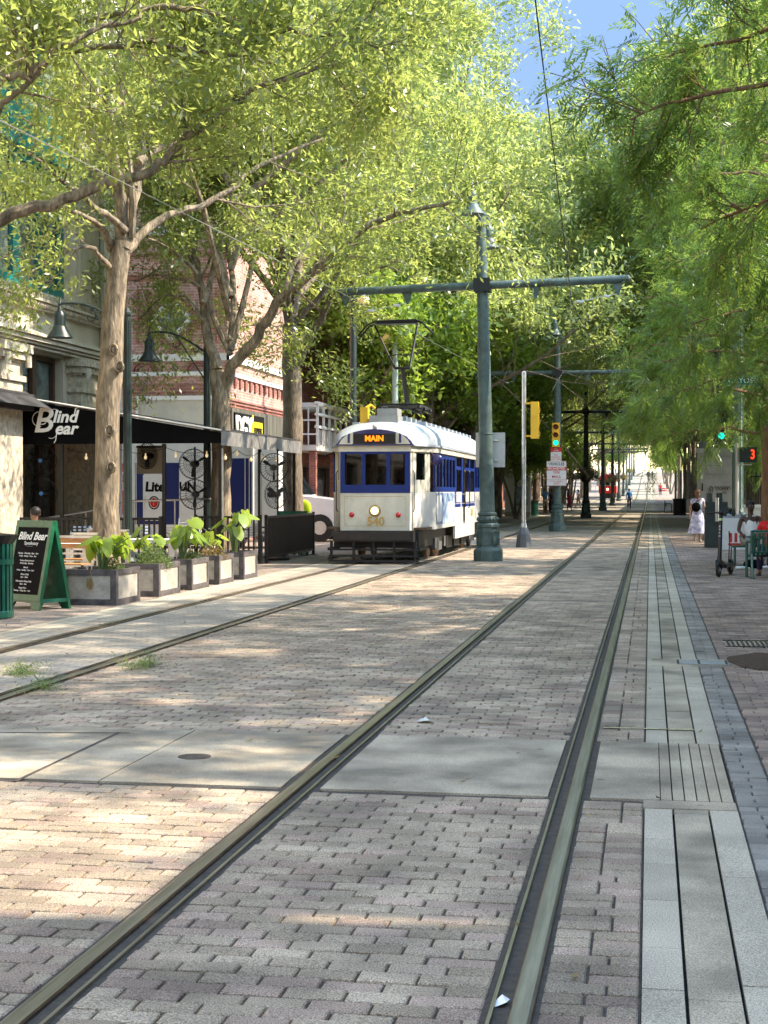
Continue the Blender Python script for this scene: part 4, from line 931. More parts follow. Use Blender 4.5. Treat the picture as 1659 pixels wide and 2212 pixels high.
# ------------------------------------------------------------ cross arm poles
def lampfix(mb,c,s=1,m=0):
    x,y,z=c
    mb.lathe([(.012,.16),(.02,.05),(.045,.02),(.03,0),(.05,-.03),(.05,-.1),(.1,-.16),(.115,-.22),(.115,-.4),(.135,-.42),(.15,-.47),(.24,-.6),(.255,-.63),(.2,-.64)],14,(x,y,z),m)
def arm_pole(X,Y,label,colour,lamps=True,tilt=0,basket=False,group='cross arm poles between the tracks'):
    t=thing('wire_pole',label,'pole',(X,Y,zt(Y)),0,group); t.rotation_euler=(0,-tilt,0)
    mb=MB(); mb.lathe([(.35,0),(.35,.24),(.33,.28),(.30,.30),(.275,.36),(.25,.72),(.245,.76),(.28,.78),(.28,.84),(.24,.87)],8,m=0,ang=PI/8)
    mb.lathe([(.2,.87),(.22,.9),(.235,.95),(.2,1.04),(.22,1.06),(.22,1.1),(.175,1.12)],18)
    for k in range(8):
        a=PI/4*k
        mb.cbox((.262*cos(a),.262*sin(a),.53),(.012,.15,.012),0,None if k%2 else None) if False else None
    for k in range(8):
        a=PI/4*k; R3=Matrix.Rotation(a,3,'Z')
        for (yy,zz,w_,h_) in ((-.075,.52,.012,.3),(.075,.52,.012,.3),(0,.37,.16,.012),(0,.665,.12,.012)):
            tl=(zz-.36)*.07; p=R3@Vector((.262-tl,yy*(1-.6*(zz-.36)*0),zz)); mb.cbox(p,(.02,w_,h_),0,R3)
        for q in range(2): 
            aa=a+q*PI/8; mb.ball((.225*cos(aa),.225*sin(aa),.965),.03,4,0,(1,1,1.6))
    mb.build('pole_base',colour,t)
    mb=MB(); mb.tube([(0,0,1.1),(0,0,2.2),(0,0,2.2),(0,0,4.5),(0,0,7.9)],[.172,.165,.158,.145,.11],18); 
    for z in (2.2,2.9): mb.lathe([(.166,0),(.17,.01),(.166,.02)],18,(0,0,z))
    mb.lathe([(.13,7.9),(.13,7.95),(.03,8.0)],14); mb.build('shaft',colour,t,True)
    mb=MB(); mb.tube([(-3.3,0,6.3),(3.28,0,6.3),(3.285,0,6.3),(3.36,0,6.3)],[.092,.092,.1,.03],14)
    cross=mb.build('cross_arm',colour,t,True)
    for x in (-3.2,-1.75,1.2,3.05):
        mb=MB()
        for d in (-.12,.12): mb.lathe([(.103,-.012),(.103,.012)],12,(0,0,0)); [mb.v.__setitem__(i,(x+d+mb.v[i][2],mb.v[i][0],6.3+mb.v[i][1])) for i in range(len(mb.v)-24,len(mb.v))]
        mb.prism([(x-.12,6.21),(x+.12,6.21),(x+.03,5.95),(x-.01,5.95)],'y',-.012,.012)
        mb.build('arm_bracket',colour,cross)
    for x in (-1.75,3.05):
        mb=MB()
        mb.tube([(x,0,5.98),(x-1.0,0,5.82)],.009,4); 
        for u in (.25,.85): mb.tube([(x-u-.07,0,5.985-.16*u),(x-u+.07,0,5.96-.16*u)],.03,6)
        mb.build('insulator','white_sign',cross)
    mb=MB(); mb.box(-.19,-.2,6.15,.19,-.15,6.45);mb.box(-.19,.15,6.15,.19,.2,6.45); 
    for s in (-1,1): mb.box(s*.16,-.15,6.16,s*.19,.15,6.44)
    mb.build('clamp','black_metal',t)
    if lamps:
        for s,dz in ((-1,.15),(1,-.05)):
            mb=MB(); mb.tube([(0,s*.1,7.55),(0,s*.6,8.05+dz),(0,s*1.3,8.15+dz),(0,s*1.7,8.1+dz)],.03,6); lampfix(mb,(0,s*1.7,8.1+dz)); mb.build('lamp',colour,t,True)
    return t
P1=arm_pole(-3.64,35.1,'tall green pole with the cross arm, nearest and largest, right of the streetcar','pole_green',tilt=math.radians(-1.3))
P1.rotation_euler=(0,math.radians(-1.3),0)
P2=arm_pole(-3.62,61.4,'second cross arm pole, carrying the traffic light and prohibition signs','pole_green')
P3=arm_pole(-3.74,92,'black cross arm pole holding the nearest flower basket','pole_dark',lamps=False)
labs=['pale green cross arm pole right of the nearest flower basket','black cross arm pole holding the second flower basket','sixth cross arm pole, pale, right of the second flower basket','seventh cross arm pole, where the street starts to climb','eighth cross arm pole from the viewer, holding the third small basket','ninth cross arm pole on the climb','tenth cross arm pole on the climb','eleventh cross arm pole near the top','twelfth cross arm pole at the top of the rise']
polepos=[]
for i,y in enumerate((125,158,190,222,254,287,320,354,390)):
    src=(P2,P3)[i%2]
    polepos.append(y); dup(src,(-3.74,y,zt(y)),0,labs[i])
# catenary wires
def wire(name,label,pts,r=.011,sag=0,m='black_metal'):
    mb=MB(); P_=[]
    for a,b in zip(pts,pts[1:]):
        a,b=Vector(a),Vector(b)
        for k in range(8):
            u=k/8; p=a.lerp(b,u); p.z-=sag*4*u*(1-u); P_.append(p)
    P_.append(Vector(pts[-1])); mb.tube(P_,r,5); return tag(mb.build(name,m),label,'wire')
wire('trolley_wire','contact wire over the nearer track running down the street',[(-1.13,8,8.6),(-1.75,35,5.85),(-1.4,61,5.9),(-1.3,92,5.95),(-1.3,125,6.0),(-1.3,190,6.3)],.010)
wire('trolley_wire','bright wire slanting from the upper left down to the streetcar arm',[(-5.5,12.5,4.78),(-6.85,36.2,6.12),(-5.7,61,5.95),(-5.6,92,5.95)],.006,m='galv')
# sign with pole 1 (seen from behind), traffic signal pole
sb=thing('road_sign','pale back of a road sign fixed to the nearest cross arm pole','sign',(-3.62,35.32,2.55)); 
mb=MB(); mb.box(-.34,.0,-.4,.34,.006,.4); 
mb.build('sign_plate','sign_back',sb)
for z in (-.25,.2): mb=MB(); mb.box(-.2,-.03,z,.2,-.001,z+.05); mb.build('bracket','galv',sb)
sp=thing('signal_pole','silver pole on a grey pedestal carrying a yellow traffic signal seen from the side','traffic signal',(-3.55,44,0))
mb=MB(); mb.tube([(0,0,.6),(0,0,4.95)],.062,12); mb.lathe([(.09,.55),(.09,.62),(.075,.68)],12); mb.lathe([(.065,4.9),(.065,5.0),(.02,5.03)],10); mb.build('shaft','galv',sp,True)
mb=MB(); mb.lathe([(.245,0),(.235,.06),(.2,.34),(.19,.38),(.11,.56)],8,ang=PI/8); mb.build('pedestal','base_grey',sp)
mb=MB(); mb.box(.2,-.1,3.1,.42,.25,4.15)
for z in (3.27,3.62,3.97): mb.tube([(.31,.25,z),(.31,.45,z-.03)],.13,12,0,False)
mb.box(.0,-.05,3.15,.25,.05,3.2); mb.box(0,-.05,4.08,.25,.05,4.13); hs_=mb.build('signal_housing','yellow_sig',sp)
# signal and signs on pole 2
def signal(name,label,loc,rz=0,lit=2,par=None,col='yellow_sig',lens=('lens_dark','lens_dark','green_glow'),s=1.0):
    t=thing(name,label,'traffic light',loc,rz,scale=s)
    mb=MB(); mb.box(-.15,0,-.48,.15,.18,.48); mb.box(-.03,.18,-.3,.03,.3,-.25); mb.box(-.03,.18,.25,.03,.3,.3); mb.build('housing',col,t)
    for i,z in enumerate((.31,0,-.31)):
        mb=MB(); n=12; ring=[(.12*cos(PI*k/n),.12*sin(PI*k/n)) for k in range(-1,n+2)]
        for a,b in zip(ring,ring[1:]): mb.add([(a[0],0,z+a[1]),(b[0],0,z+b[1]),(b[0],-.16,z+b[1]-.01),(a[0],-.16,z+a[1]-.01)],[(0,1,2,3)])
        mb.build('visor',col,t); mb=MB(); mb.lathe([(.1,0),(.1,.012),(.03,.03)],16); l=mb.build('lens',lens[i],t); l.rotation_euler=(PI/2,0,0); l.location=(0,-.001,z)
    return t
signal('traffic_signal','yellow traffic light showing green on the second cross arm pole',(-3.66,60.95,3.82),lit=2)
def plate(name,label,loc,w_,h_,cat='sign'):
    t=thing(name,label,cat,loc); mb=MB(); mb.box(-w_/2,0,-h_/2,w_/2,.012,h_/2); mb.build('sign_plate','white_sign',t); return t
s1=plate('parking_sign','small red and white parking sign under the green traffic light',(-3.66,61.1,3.02),.42,.62)
mb=MB(); mb.box(-.21,-.004,.13,.21,-.001,.31); mb.build('red_band','sign_red',s1); text('FIRE\nLANE',.08,'white_text',s1,(0,-.007,.22),ext=.001); text('NO\nPARKING\nANY TIME',.085,'sign_red',s1,(0,-.007,-.08),ext=.001)
s2=plate('prohibition_sign','white sign reading VEHICLES PROHIBITED ON MALL with red band',(-3.64,61.08,2.3),.78,.98)
mb=MB(); mb.box(-.385,-.004,.12,.385,-.001,.26); 
for (a,b,c_,d_) in ((-.38,.38,-.25,-.24),(-.38,.38,.475,.485),(-.38,.38,-.485,-.475),(-.385,-.375,-.48,.48),(.375,.385,-.48,.48)): mb.box(a,-.003,c_,b,-.001,d_)
mb.build('red_band','sign_red',s2)
text('VEHICLES',.155,'base_grey',s2,(0,-.006,.37),ext=.001,bold=.003,sx=.95); text('PROHIBITED',.125,'white_text',s2,(0,-.008,.19),ext=.001,bold=.002,sx=.98)
text('ON',.15,'sign_red',s2,(0,-.006,.04),ext=.001,bold=.002); text('MALL',.15,'sign_red',s2,(0,-.006,-.13),ext=.001,bold=.002); text('TOW-AWAY\nZONE',.085,'sign_red',s2,(0,-.006,-.36),ext=.001)
# hanging flower baskets ring the black poles
def basket(label,loc,seed,s=1):
    t=thing('flower_basket',label,'flower basket',loc,0,'flower baskets on the centre poles',s); mb=MB(); mb.lathe([(.18,-.35),(.3,-.2),(.5,0),(.52,.05),(.17,.05)],14); mb.build('bowl','black_metal',t)
    r=np.random.default_rng(seed); k=420; a=r.uniform(0,2*PI,k); ra=r.uniform(.15,.78,k); z=r.uniform(-.05,.5,k)*(1.1-ra*.8)-.25*(ra>.6)
    C=np.stack([ra*np.cos(a),ra*np.sin(a),z+.08],1); D=np.stack([np.cos(a),np.sin(a),.4*np.ones(k)],1)
    quads_mesh('foliage',leaves_at(C,D,r,5,.1,.05,.05),'herb_leaf',t); quads_mesh('blossom',leaves_at(C[:170]*1.06,D[:170],r,4,.08,.07,.05),'flower_pink',t); return t
basket('large basket of pink flowers ringing the first black pole',(-3.74,92,2.45),1)
basket('small basket of dark flowers ringing the second black pole',(-3.74,158,zt(158)+2.6),2,.9)
basket('faint reddish basket on the pole beside the red trolley',(-3.74,222,zt(222)+2.6),3,.9)
basket('farthest faint flower basket on the rising street',(-3.74,287,zt(287)+2.6),4,.9)

# ------------------------------------------------------------ lamp posts on the left sidewalk
def arm_lamp(loc,label,side=-1):
    t=thing('street_lamp',label,'street lamp',loc,0,'arched lamp posts on the left sidewalk'); mb=MB(); mb.lathe([(.2,0),(.2,.25),(.14,.32),(.12,.7),(.1,.75)],12); mb.build('base','pole_dark',t)
    mb=MB(); mb.tube([(0,0,.7),(0,0,5.0)],[.085,.07],10); 
    for k in range(10): a=2*PI*k/10; mb.tube([(.08*cos(a),.08*sin(a),.8),(.07*cos(a),.07*sin(a),4.9)],.012,3)
    mb.lathe([(.09,5.0),(.09,5.05),(.02,5.15)],10); mb.build('shaft','pole_dark',t)
    mb=MB(); pts=[(0,0,4.75)]+[(side*(.15+1.22*u),0,4.85+.42*sin(PI*.5*min(1,u*1.3))-.02*u) for u in (0,.2,.4,.6,.8,1)]; mb.tube(pts,.026,6)
    mb.tube([(side*.02,0,4.1),(side*.35,0,4.6),(side*.75,0,5.2)],.018,5)
    for cx,cz,r in ((.75,4.98,.17),(.28,4.85,.14)):
        mb.tube([(side*(cx+r*cos(a)*(1-a/9)),0,cz+r*sin(a)*(1-a/9)) for a in np.linspace(1.5,7,12)],.013,5)
    ar=mb.build('arm','pole_dark',t)
    mb=MB(); lampfix(mb,(side*1.37,0,5.22)); mb.build('lamp','pole_green' if False else 'pole_dark',t,True); return t
arm_lamp((-9.96,28.5,0),'dark green lamp post hidden behind the pale trunk, its lamp hanging at the stone cornice')
arm_lamp((-9.98,34,0),'dark green lamp post behind the second trunk, its lamp hanging below the diamond window')
def globe_lamp(loc,label,col,side,h=7.6):
    t=thing('globe_lamp',label,'street lamp',loc,0,'tall globe lamp posts behind the streetcar'); mb=MB(); mb.lathe([(.25,0),(.25,.3),(.17,.4),(.15,.8)],12); mb.tube([(0,0,.8),(0,0,h)],[.13,.1],12); mb.tube([(0,0,h-.25),(side*.3,0,h-.05),(side*.33,0,h-.15)],.03,5); mb.build('shaft',col,t,True)
    mb=MB(); mb.lathe([(.03,.2),(.05,.1),(.12,.05),(.17,-.05)],12,(side*.33,0,h-.3)); mb.build('cap','galv',t); mb=MB(); mb.ball((side*.33,0,h-.5),.2,10,0,(1,1,1.1)); mb.build('globe','lamp_globe',t,True)
globe_lamp((-9.4,48.6,0),'tall black globe lamp post rising behind the left end of the nearest cross arm','pole_dark',1,8.2)
globe_lamp((-9.0,54.4,0),'tall pale green globe lamp post behind the pantograph','pole_pale',-1,7.6)

# ------------------------------------------------------------ canopy and patio
AX,AY0,AY1=-8.8,31.0,38.4
cn=thing('canopy','black restaurant canopy lettered Blind Bear, sloping out from the stone building','canopy',(0,0,0))
mb=MB(); mb.prism([(-13.38,2.6),(AX,2.6),(AX,2.82),(-13.38,3.58)],'y',AY0,AY0+.02); mb.build('side_valance','black_fabric',cn)
mb=MB(); mb.box(AX-.02,AY0+.022,2.56,AX,AY1,2.86); mb.build('front_valance','awning_front_sunlit',cn)
mb=MB(); mb.add([(AX-.001,AY0-.02,2.84),(AX-.001,AY1,2.88),(-13.38,AY1,3.62),(-13.38,AY0-.02,3.6),(AX-.001,AY0-.02,2.865),(AX-.001,AY1,2.905),(-13.38,AY1,3.645),(-13.38,AY0-.02,3.625)],[(0,1,2,3),(4,5,6,7),(0,1,5,4),(2,3,7,6),(0,3,7,4),(1,2,6,5)]); mb.build('roof_cloth','awning_top',cn)
mb=MB(); mb.tube([(AX+.01,AY0-.03,2.87),(-13.38,AY0-.03,3.63)],.018,5); mb.build('edge_piping','white_sign',cn)
mb=MB(); mb.prism([(26,3.3),(31,3.3),(31,3.65),(26,3.65)],'x',-13.35,-12.9); mb.add([(-13.38,24,3.9),(-13.38,31,3.9),(-12.5,31,3.35),(-12.5,24,3.35)],[(0,1,2,3)]); mb.build('side_awning','awning_top',cn)
# fan of posts
for (x,y,m_) in ((-8.9,31.3,'white_sign'),(-8.9,34.6,'white_sign'),(-8.9,38.1,'black_metal'),(-12.35,31.15,'black_metal'),(-10.1,31.2,'black_metal'),(-12.6,34.6,'black_metal')):
    mb=MB(); mb.box(x-.035,y-.035,0,x+.035,y+.035,2.6); mb.build('post','black_metal',cn)
for i,y in enumerate((31.25,34.5)): mb=MB(); mb.box(-8.858,y,0.9,-8.835,y+.07,2.5); mb.build('post_sunlit_strip','galv',cn)  # pale strips stand for sunlight on the street faces of two posts
# lettering: big ornate B plus words
S=text('B',.74,'white_text',cn,(-12.72,AY0-.012,3.08),shear=.22,bold=.008,ext=.003,sx=1.05)
text('lind',.36,'white_text',cn,(-12.22,AY0-.012,3.17),shear=.25,bold=.01,ext=.003,sx=1.05); text('ear',.36,'white_text',cn,(-12.2,AY0-.012,2.92),shear=.25,bold=.01,ext=.003,sx=1.05)
mb=MB(); 
def flourish(c,r,a0,a1,k=16,dr=0,rad=.008): 
    mb.tube([(c[0]+(r+dr*i/k)*cos(a0+(a1-a0)*i/k),AY0-.014,c[1]+(r+dr*i/k)*sin(a0+(a1-a0)*i/k)) for i in range(k+1)],rad,5)
flourish((-12.78,3.13),.16,1.2,4.9); flourish((-12.72,3.12),.10,1.8,5.6,rad=.012); flourish((-12.52,2.85),.13,-.2,-2.0,rad=.006); flourish((-12.45,3.2),.14,.6,2.6,rad=.006)
mb.tube([(-12.0,AY0-.014,3.2),(-11.98,AY0-.014,3.33),(-11.93,AY0-.014,3.38)],.014,5); mb.tube([(-12.4,AY0-.014,2.82),(-12.42,AY0-.014,2.68),(-12.46,AY0-.014,2.62)],.01,5)
mb.build('lettering','white_text',cn)
# patio fence
def fence(label,p,q,h=1.05,st=.11):
    a,b=Vector(p),Vector(q); L_=(b-a).length; ang=math.atan2(b.y-a.y,b.x-a.x); t=thing('patio_fence',label,'fence',p,ang,'black picket fences round the patio')
    mb=MB(); mb.box(0,-.03,h-.05,L_,.03,h); mb.box(0,-.015,.12,L_,.015,.16); mb.build('rail','black_metal',t); mb=MB(); n=int(L_/st)
    for k in range(n): mb.box((k+.5)*L_/n-.02,-.01,.16,(k+.5)*L_/n+.02,.01,h-.05)
    mb.build('pickets','bumper',t)
    for x in (0.03,L_-.03): mb=MB(); mb.box(x-.03,-.032,0,x+.03,.032,h+.03); mb.box(x-.08,-.08,0,x+.08,.08,.02); mb.build('post','black_metal',t)
    return t
fence('picket fence along the street, its end next to the dark trunk',(-8.35,33.0,0),(-8.35,37.9,0))
fence('sunlit picket fence panel facing the planters',(-9.95,32.9,0),(-8.42,32.9,0))
fence('picket fence behind the wooden chairs',(-13.2,30.6,0),(-9.95,30.6,0))
# ramp handrails on the building side
hr=thing('handrail','bright metal ramp handrail in front of the storefront','railing',(0,0,0)); mb=MB()
mb.tube([(-13.2,31.2,.95),(-12.1,31.9,1.15),(-11.2,32.4,1.38),(-10.0,33.2,1.42),(-9.55,33.6,1.42),(-9.3,33.7,1.05)],.025,6)
mb.build('top_rail','alu',hr)
for x,y,z in ((-13.0,31.3,.98),(-12.1,31.9,1.15),(-11.2,32.4,1.38),(-10.4,32.9,1.4),(-9.55,33.6,1.42)): mb=MB(); mb.tube([(x,y,0),(x,y,z)],.02,6); mb.build('post','alu',hr)
# trailer with mural
tl=thing('trailer','white trailer painted with a beer can mural and blue panels, behind the patio','trailer',(-15.0,41.5,0))
mb=MB(); mb.box(0,0,.35,4.85,1.9,2.95); mb.build('body','mural_white',tl)
def rect(mb,x0,y0,x1,y1,d=.004):
    a=PY(x0,y0,41.5); b=PY(x1,y1,41.5); mb.box(a.x+15,-d,a.z,b.x+15,-.001,b.z)
mb=MB(); rect(mb,240,1001,271,1112); mb.build('red_panel','mural_red',tl)
mb=MB(); rect(mb,290,1000,387,1133); mb.build('blue_panel','mural_navy',tl)
mb=MB(); rect(mb,495,990,548,1150); mb.build('blue_panel','mural_navy',tl)
a=PY(309,1020,41.5); b=PY(357,1125,41.5); x0,x1,z1,z0=a.x+15,b.x+15,a.z,b.z
mb=MB(); mb.prism([(x0+.05,z0),(x1-.05,z0),(x1,z0+.08),(x1,z1-.1),(x1-.05,z1-.02),(x1-.05,z1),(x0+.05,z1),(x0+.05,z1-.02),(x0,z1-.1),(x0,z0+.08)],'y',-.010,-.005); can=mb.build('can_mural','mural_white',tl)
text('Lite',.37,'mural_black',can,((x0+x1)/2+.02,-.014,z1-.42),shear=.08,bold=.016,ext=.002,name='lettering')
cx,cz=(x0+x1)/2,z1-.86
for r,m_,d in ((.19,'mural_black',.013),(.15,'white_text',.016),(.135,'mural_red',.019)):
    mb=MB(); mb.prism([(cx+r*.85*cos(2*PI*k/24),cz+r*sin(2*PI*k/24)) for k in range(24)],'y',-d,-.0105); mb.build('roundel',m_,can)
mb=MB(); mb.box(cx-.02,-.022,cz-.08,cx+.0,-.0195,cz+.08)
for s in (-1,1): mb.tube([(cx+s*(.24+.03*cos(a_)),-.012,cz+.2*sin(a_)) for a_ in np.linspace(-1.2,1.2,8)],.006,4)
mb.build('can_detail','gold_text',can)
text('UN',.34,'mural_black',tl,(2.25,-.006,1.72),bold=.012,ext=.002,sx=.95); text('T',.28,'white_text',tl,(.32,-.008,2.02),ext=.002,bold=.02); text('E',.28,'white_text',tl,(.32,-.008,1.72),ext=.002,bold=.02)
mb=MB()
for k in range(26): mb.box(.02,-.0115,.45+k*.095,4.8,-.0105,.452+k*.095) if False else None
for x in (.7,.74,2.9,3.9,4.02,4.3): mb.box(x,-.012,.4,x+.02,-.001,2.9)
mb.tube([(4.15,-.05,.4),(4.15,-.05,2.9)],.04,6); mb.build('trim','white_sign',tl)
for x in (1.0,3.6):
    mb=MB(); mb.lathe([(.33,0),(.33,.2)],16,(0,0,0)); [mb.v.__setitem__(i,(x+mb.v[i][0],mb.v[i][2]+.02,.33+mb.v[i][1])) for i in range(len(mb.v)-32,len(mb.v))]
    mb.build('wheel','tyre',tl)
# menu box hanging in the patio
mbx=thing('wooden_box','plywood box hanging under the canopy above the beer can mural','box',(-11.35,34.0,2.25)); mb=MB(); mb.box(-.3,0,-.25,.3,.25,.35); mb.build('case','stucco',mbx); mb=MB(); mb.box(-.07,-.012,.12,.04,-.001,.24); mb.box(-.34,.05,.35,.34,.2,.4); mb.build('label_patch','brown_frame',mbx)
# fans
def fan_head(name,label,loc,rz,r=.34,side=0,blue=False,group='round cage fans under the canopy'):
    t=thing(name,label,'fan',loc,rz,group); mb=MB()
    for rr,y in ((r,0),(r*.97,.05),(r*.97,-.05),(r*.6,.085),(r*.6,-.085),(r*.2,.1),(r*.2,-.1)):
        mb.tube([(rr*cos(2*PI*k/24),y,rr*sin(2*PI*k/24)) for k in range(25)],.009 if rr==r else .0045,4,0,False)
    for k in range(28):
        a=2*PI*k/28
        for s in (-1,1): mb.tube([(r*.12*cos(a),s*.1,r*.12*sin(a)),(r*.6*cos(a+.12),s*.085,r*.6*sin(a+.12)),(r*cos(a+.2),s*.02,r*sin(a+.2))],.003,3,0,False)
    mb.build('cage','black_metal',t)
    for k in range(3):
        mb=MB(); a=2*PI*k/3+.5; vs=[]
        for u,wd,tw in ((.12,.05,.03),(.35,.12,.04),(.65,.17,.045),(.88,.14,.04)):
            for s in (-1,1): b_=a+s*wd/(u+.15)*.8; vs.append((r*u*cos(b_),s*tw,r*u*sin(b_)))
        mb.add(vs,[(0,1,3,2),(2,3,5,4),(4,5,7,6)]); mb.build('blade','black_metal',t)
    mb=MB(); mb.tube([(0,-.06,0),(0,.2,0)],[.06,.08],10); mb.tube([(0,-.105,0),(0,-.09,0)],.05,12); mb.build('motor','black_metal',t)
    if blue: mb=MB(); mb.tube([(0,-.115,0),(0,-.106,0)],.045,14); mb.build('badge','cloth_blue',t)
    return t
for (x,y,dy,l,rz,bl,r) in ((90,995,31.6,'upper fan of the left pair, blue badge in its middle, under the lettering',.1,True,.33),(92,1066,31.6,'lower fan of the left pair, blue badge in its middle, under the lettering',.1,True,.33),
    (318,985,33.9,'dark fan beside the plywood box, above the beer can mural',-.5,False,.3),(418,1002,32.6,'upper fan on the white mural wall, above the letters UN',0,False,.33),(421,1068,32.6,'lower fan on the white mural wall, below the letters UN',.15,False,.33),
    (592,1010,34.5,'upper fan at the street end of the canopy',.35,False,.33),(596,1068,34.5,'lower fan at the street end of the canopy, turned sideways',1.0,False,.33)):
    fan_head('cage_fan',l,PY(x,y,dy),rz,r,0,bl)
for x,y in ((90,31.75),(421,32.85),(600,34.75)):
    p=PY(x,1000,y); fp=thing('fan_stand','black stand holding the %s fans'%{90:'left pair of',421:'middle pair of',600:'street end pair of'}[x],'fan stand',(p.x,p.y,0)); mb=MB(); mb.tube([(0,0,.1),(0,0,2.58)],.022,8); mb.build('pole','black_metal',fp); mb=MB(); mb.lathe([(.28,0),(.28,.05),(.05,.1)],14); mb.build('foot','black_metal',fp)
# string bulbs
sw=thing('bulb_string','string of clear bulbs hanging under the canopy front','string lights',(0,0,0)); mb=MB(); xs=[(-12.3,31.3),(-11.2,31.3),(-10.1,31.3),(-9.0,31.4),(-9.0,33),(-9.0,35),(-9.0,37)]; pts=[]
for (a,b) in zip(xs,xs[1:]):
    for k in range(5): u=k/5; pts.append((a[0]+(b[0]-a[0])*u,a[1]+(b[1]-a[1])*u,2.52-.12*4*u*(1-u)))
mb.tube(pts,.008,4); mb.build('cable','black_metal',sw)
for p in pts[2::3]: mb=MB(); mb.ball((p[0],p[1],p[2]-.09),.035,6,0,(1,1,1.3)); mb.tube([(p[0],p[1],p[2]),(p[0],p[1],p[2]-.06)],.015,5); mb.build('bulb','bulb_warm',sw)
# metal cafe chairs and tables
def cafe_chair():
    t=thing('metal_chair','silver slat back cafe chair','chair',(0,0,0),0,'silver cafe chairs on the patio')
    mb=MB()
    for s in (-1,1):
        mb.tube([(s*.26,-.22,0),(s*.25,-.2,.62),(s*.25,-.1,.67),(s*.24,.2,.66),(s*.2,.27,.84)],.013,6); mb.tube([(s*.22,.24,0),(s*.2,.2,.45),(s*.19,.26,.86)],.013,6)
    mb.build('frame','alu',t)
    mb=MB()
    for k in range(6): mb.box(-.2,-.2+k*.07,.435,.2,-.15+k*.07,.447)
    mb.build('seat','alu',t); mb=MB()
    for k in range(5): mb.tube([(-.19,.235+k*.008,.56+k*.065),(0,.27+k*.008,.56+k*.065),(.19,.235+k*.008,.56+k*.065)],.018,5)
    mb.build('backrest','alu',t); return t
ch=cafe_chair(); ch.location=(-12.0,31.4,0); ch.rotation_euler=(0,0,.4)
cl=['silver cafe chair under the left fans','silver cafe chair at the dark table left of the pale trunk','silver cafe chair right of the lamp post under the canopy','white sunlit chair below the beer can mural','silver chair below the lower middle fan','silver chair behind the third planter','silver chair facing away, left of the blue mural door','sunlit silver chair below the blue mural door','silver chair right of the blue mural door','silver chair beside the fence top near the dark trunk']
ch['label']='silver cafe chair at the left fans, next to the storefront ramp'
for i,(x,y,r) in enumerate(((-12.3,32.6,2.6),(-11.4,31.7,-1.2),(-10.5,31.7,1.2),(-10.3,32.6,2.8),(-10.0,34.4,.3),(-9.6,33.6,-.8),(-9.3,35.3,.2),(-9.0,34.2,3.0),(-8.75,35.6,-.4),(-8.75,36.8,-.2))): dup(ch,(x,y,0),r,cl[i])
def table(label,loc,r=.38,h=.74):
    t=thing('cafe_table',label,'table',loc,0,'round cafe tables on the patio'); mb=MB(); mb.lathe([(r-.02,h-.03),(r,h-.02),(r,h),(r-.02,h+.003)],20); mb.build('tabletop','black_metal',t); mb=MB(); mb.tube([(0,0,.03),(0,0,h-.03)],.03,8)
    for k in range(4): a=PI/4+PI/2*k; mb.tube([(0,0,.08),(.3*cos(a),.3*sin(a),.015)],.018,5)
    mb.build('pedestal','black_metal',t); return t
table('dark round table left of the pale trunk',(-11.75,32.0,0)); table('dark round table below the beer can mural',(-10.1,33.5,0)); table('round table behind the fourth planter',(-9.5,34.6,0)); table('round table at the street end of the patio',(-8.95,36.2,0))
# stack of bent black chairs behind planters
stc=thing('chair_stack','stack of dark silver edged chairs behind the second and third planters','chair stack',(-9.2,30.2,0),.5); 
for k in range(4):
    mb=MB(); z=.1*k
    for s in (-1,1): mb.tube([(s*.26,-.22,z),(s*.26,-.2,.5+z),(s*.24,.15,.55+z),(s*.2,.27,.75+z)],.014,5)
    for j in range(3): mb.tube([(-.22,.24,.5+z+j*.07),(0,.3,.52+z+j*.07),(.22,.24,.5+z+j*.07)],.014,5)
    mb.build('stacked_chair','base_grey' if k%2 else 'black_metal',stc)
# wood slat dining chairs at the left
def wood_chair(label,loc,rz,w_=.5):
    t=thing('wooden_chair',label,'chair',loc,rz,'wood slatted chairs left of the pale trunk'); 
    for s in (-1,1):
        for y in (-.22,.22): mb=MB(); mb.box(s*(w_/2-.04),y-.02,0,s*w_/2,y+.02,.45 if y<0 else .88); mb.build('leg','alu',t)
    mb=MB(); mb.box(-w_/2,-.24,.43,w_/2,.24,.45); mb.box(-w_/2,.2,.86,w_/2,.24,.9); mb.box(-w_/2,.2,.6,w_/2,.24,.63); mb.build('frame','alu',t)
    mb=MB()
    for k in range(5): mb.box(-w_/2+.04,-.22+k*.085,.452,w_/2-.04,-.15+k*.085,.47)
    mb.build('seat','wood',t); mb=MB(); mb.box(-w_/2+.04,.205,.70,w_/2-.04,.23,.77); mb.box(-w_/2+.04,.205,.78,w_/2-.04,.23,.855); mb.build('backrest','wood',t); return t
wood_chair('wood slatted chair behind the sandwich board, near the seated person',(-10.25,27.6,0),.1)
wood_chair('wood slatted chair just left of the pale trunk',(-9.6,26.6,0),0)
wood_chair('wood slatted chair right of the sandwich board, in front',(-8.95,22.9,0),0,.62)
wood_chair('wood slatted chair half hidden at the corner of the sandwich board',(-9.45,24.6,0),-.1)
wood_chair('sunlit wood slatted chair between litter bin and sandwich board',(-9.75,21.6,0),.2)
def wtable(label,loc,w_,d,h=.75):
    t=thing('dining_table',label,'table',loc,0,'pale dining tables left of the trunk'); mb=MB(); mb.box(-w_/2,-d/2,h-.06,w_/2,d/2,h); mb.build('tabletop','white_sign',t)
    for sx in (-1,1):
        for sy in (-1,1): mb=MB(); mb.box(sx*(w_/2-.08),sy*(d/2-.08),0,sx*w_/2,sy*d/2,h-.061); mb.build('leg','alu',t)
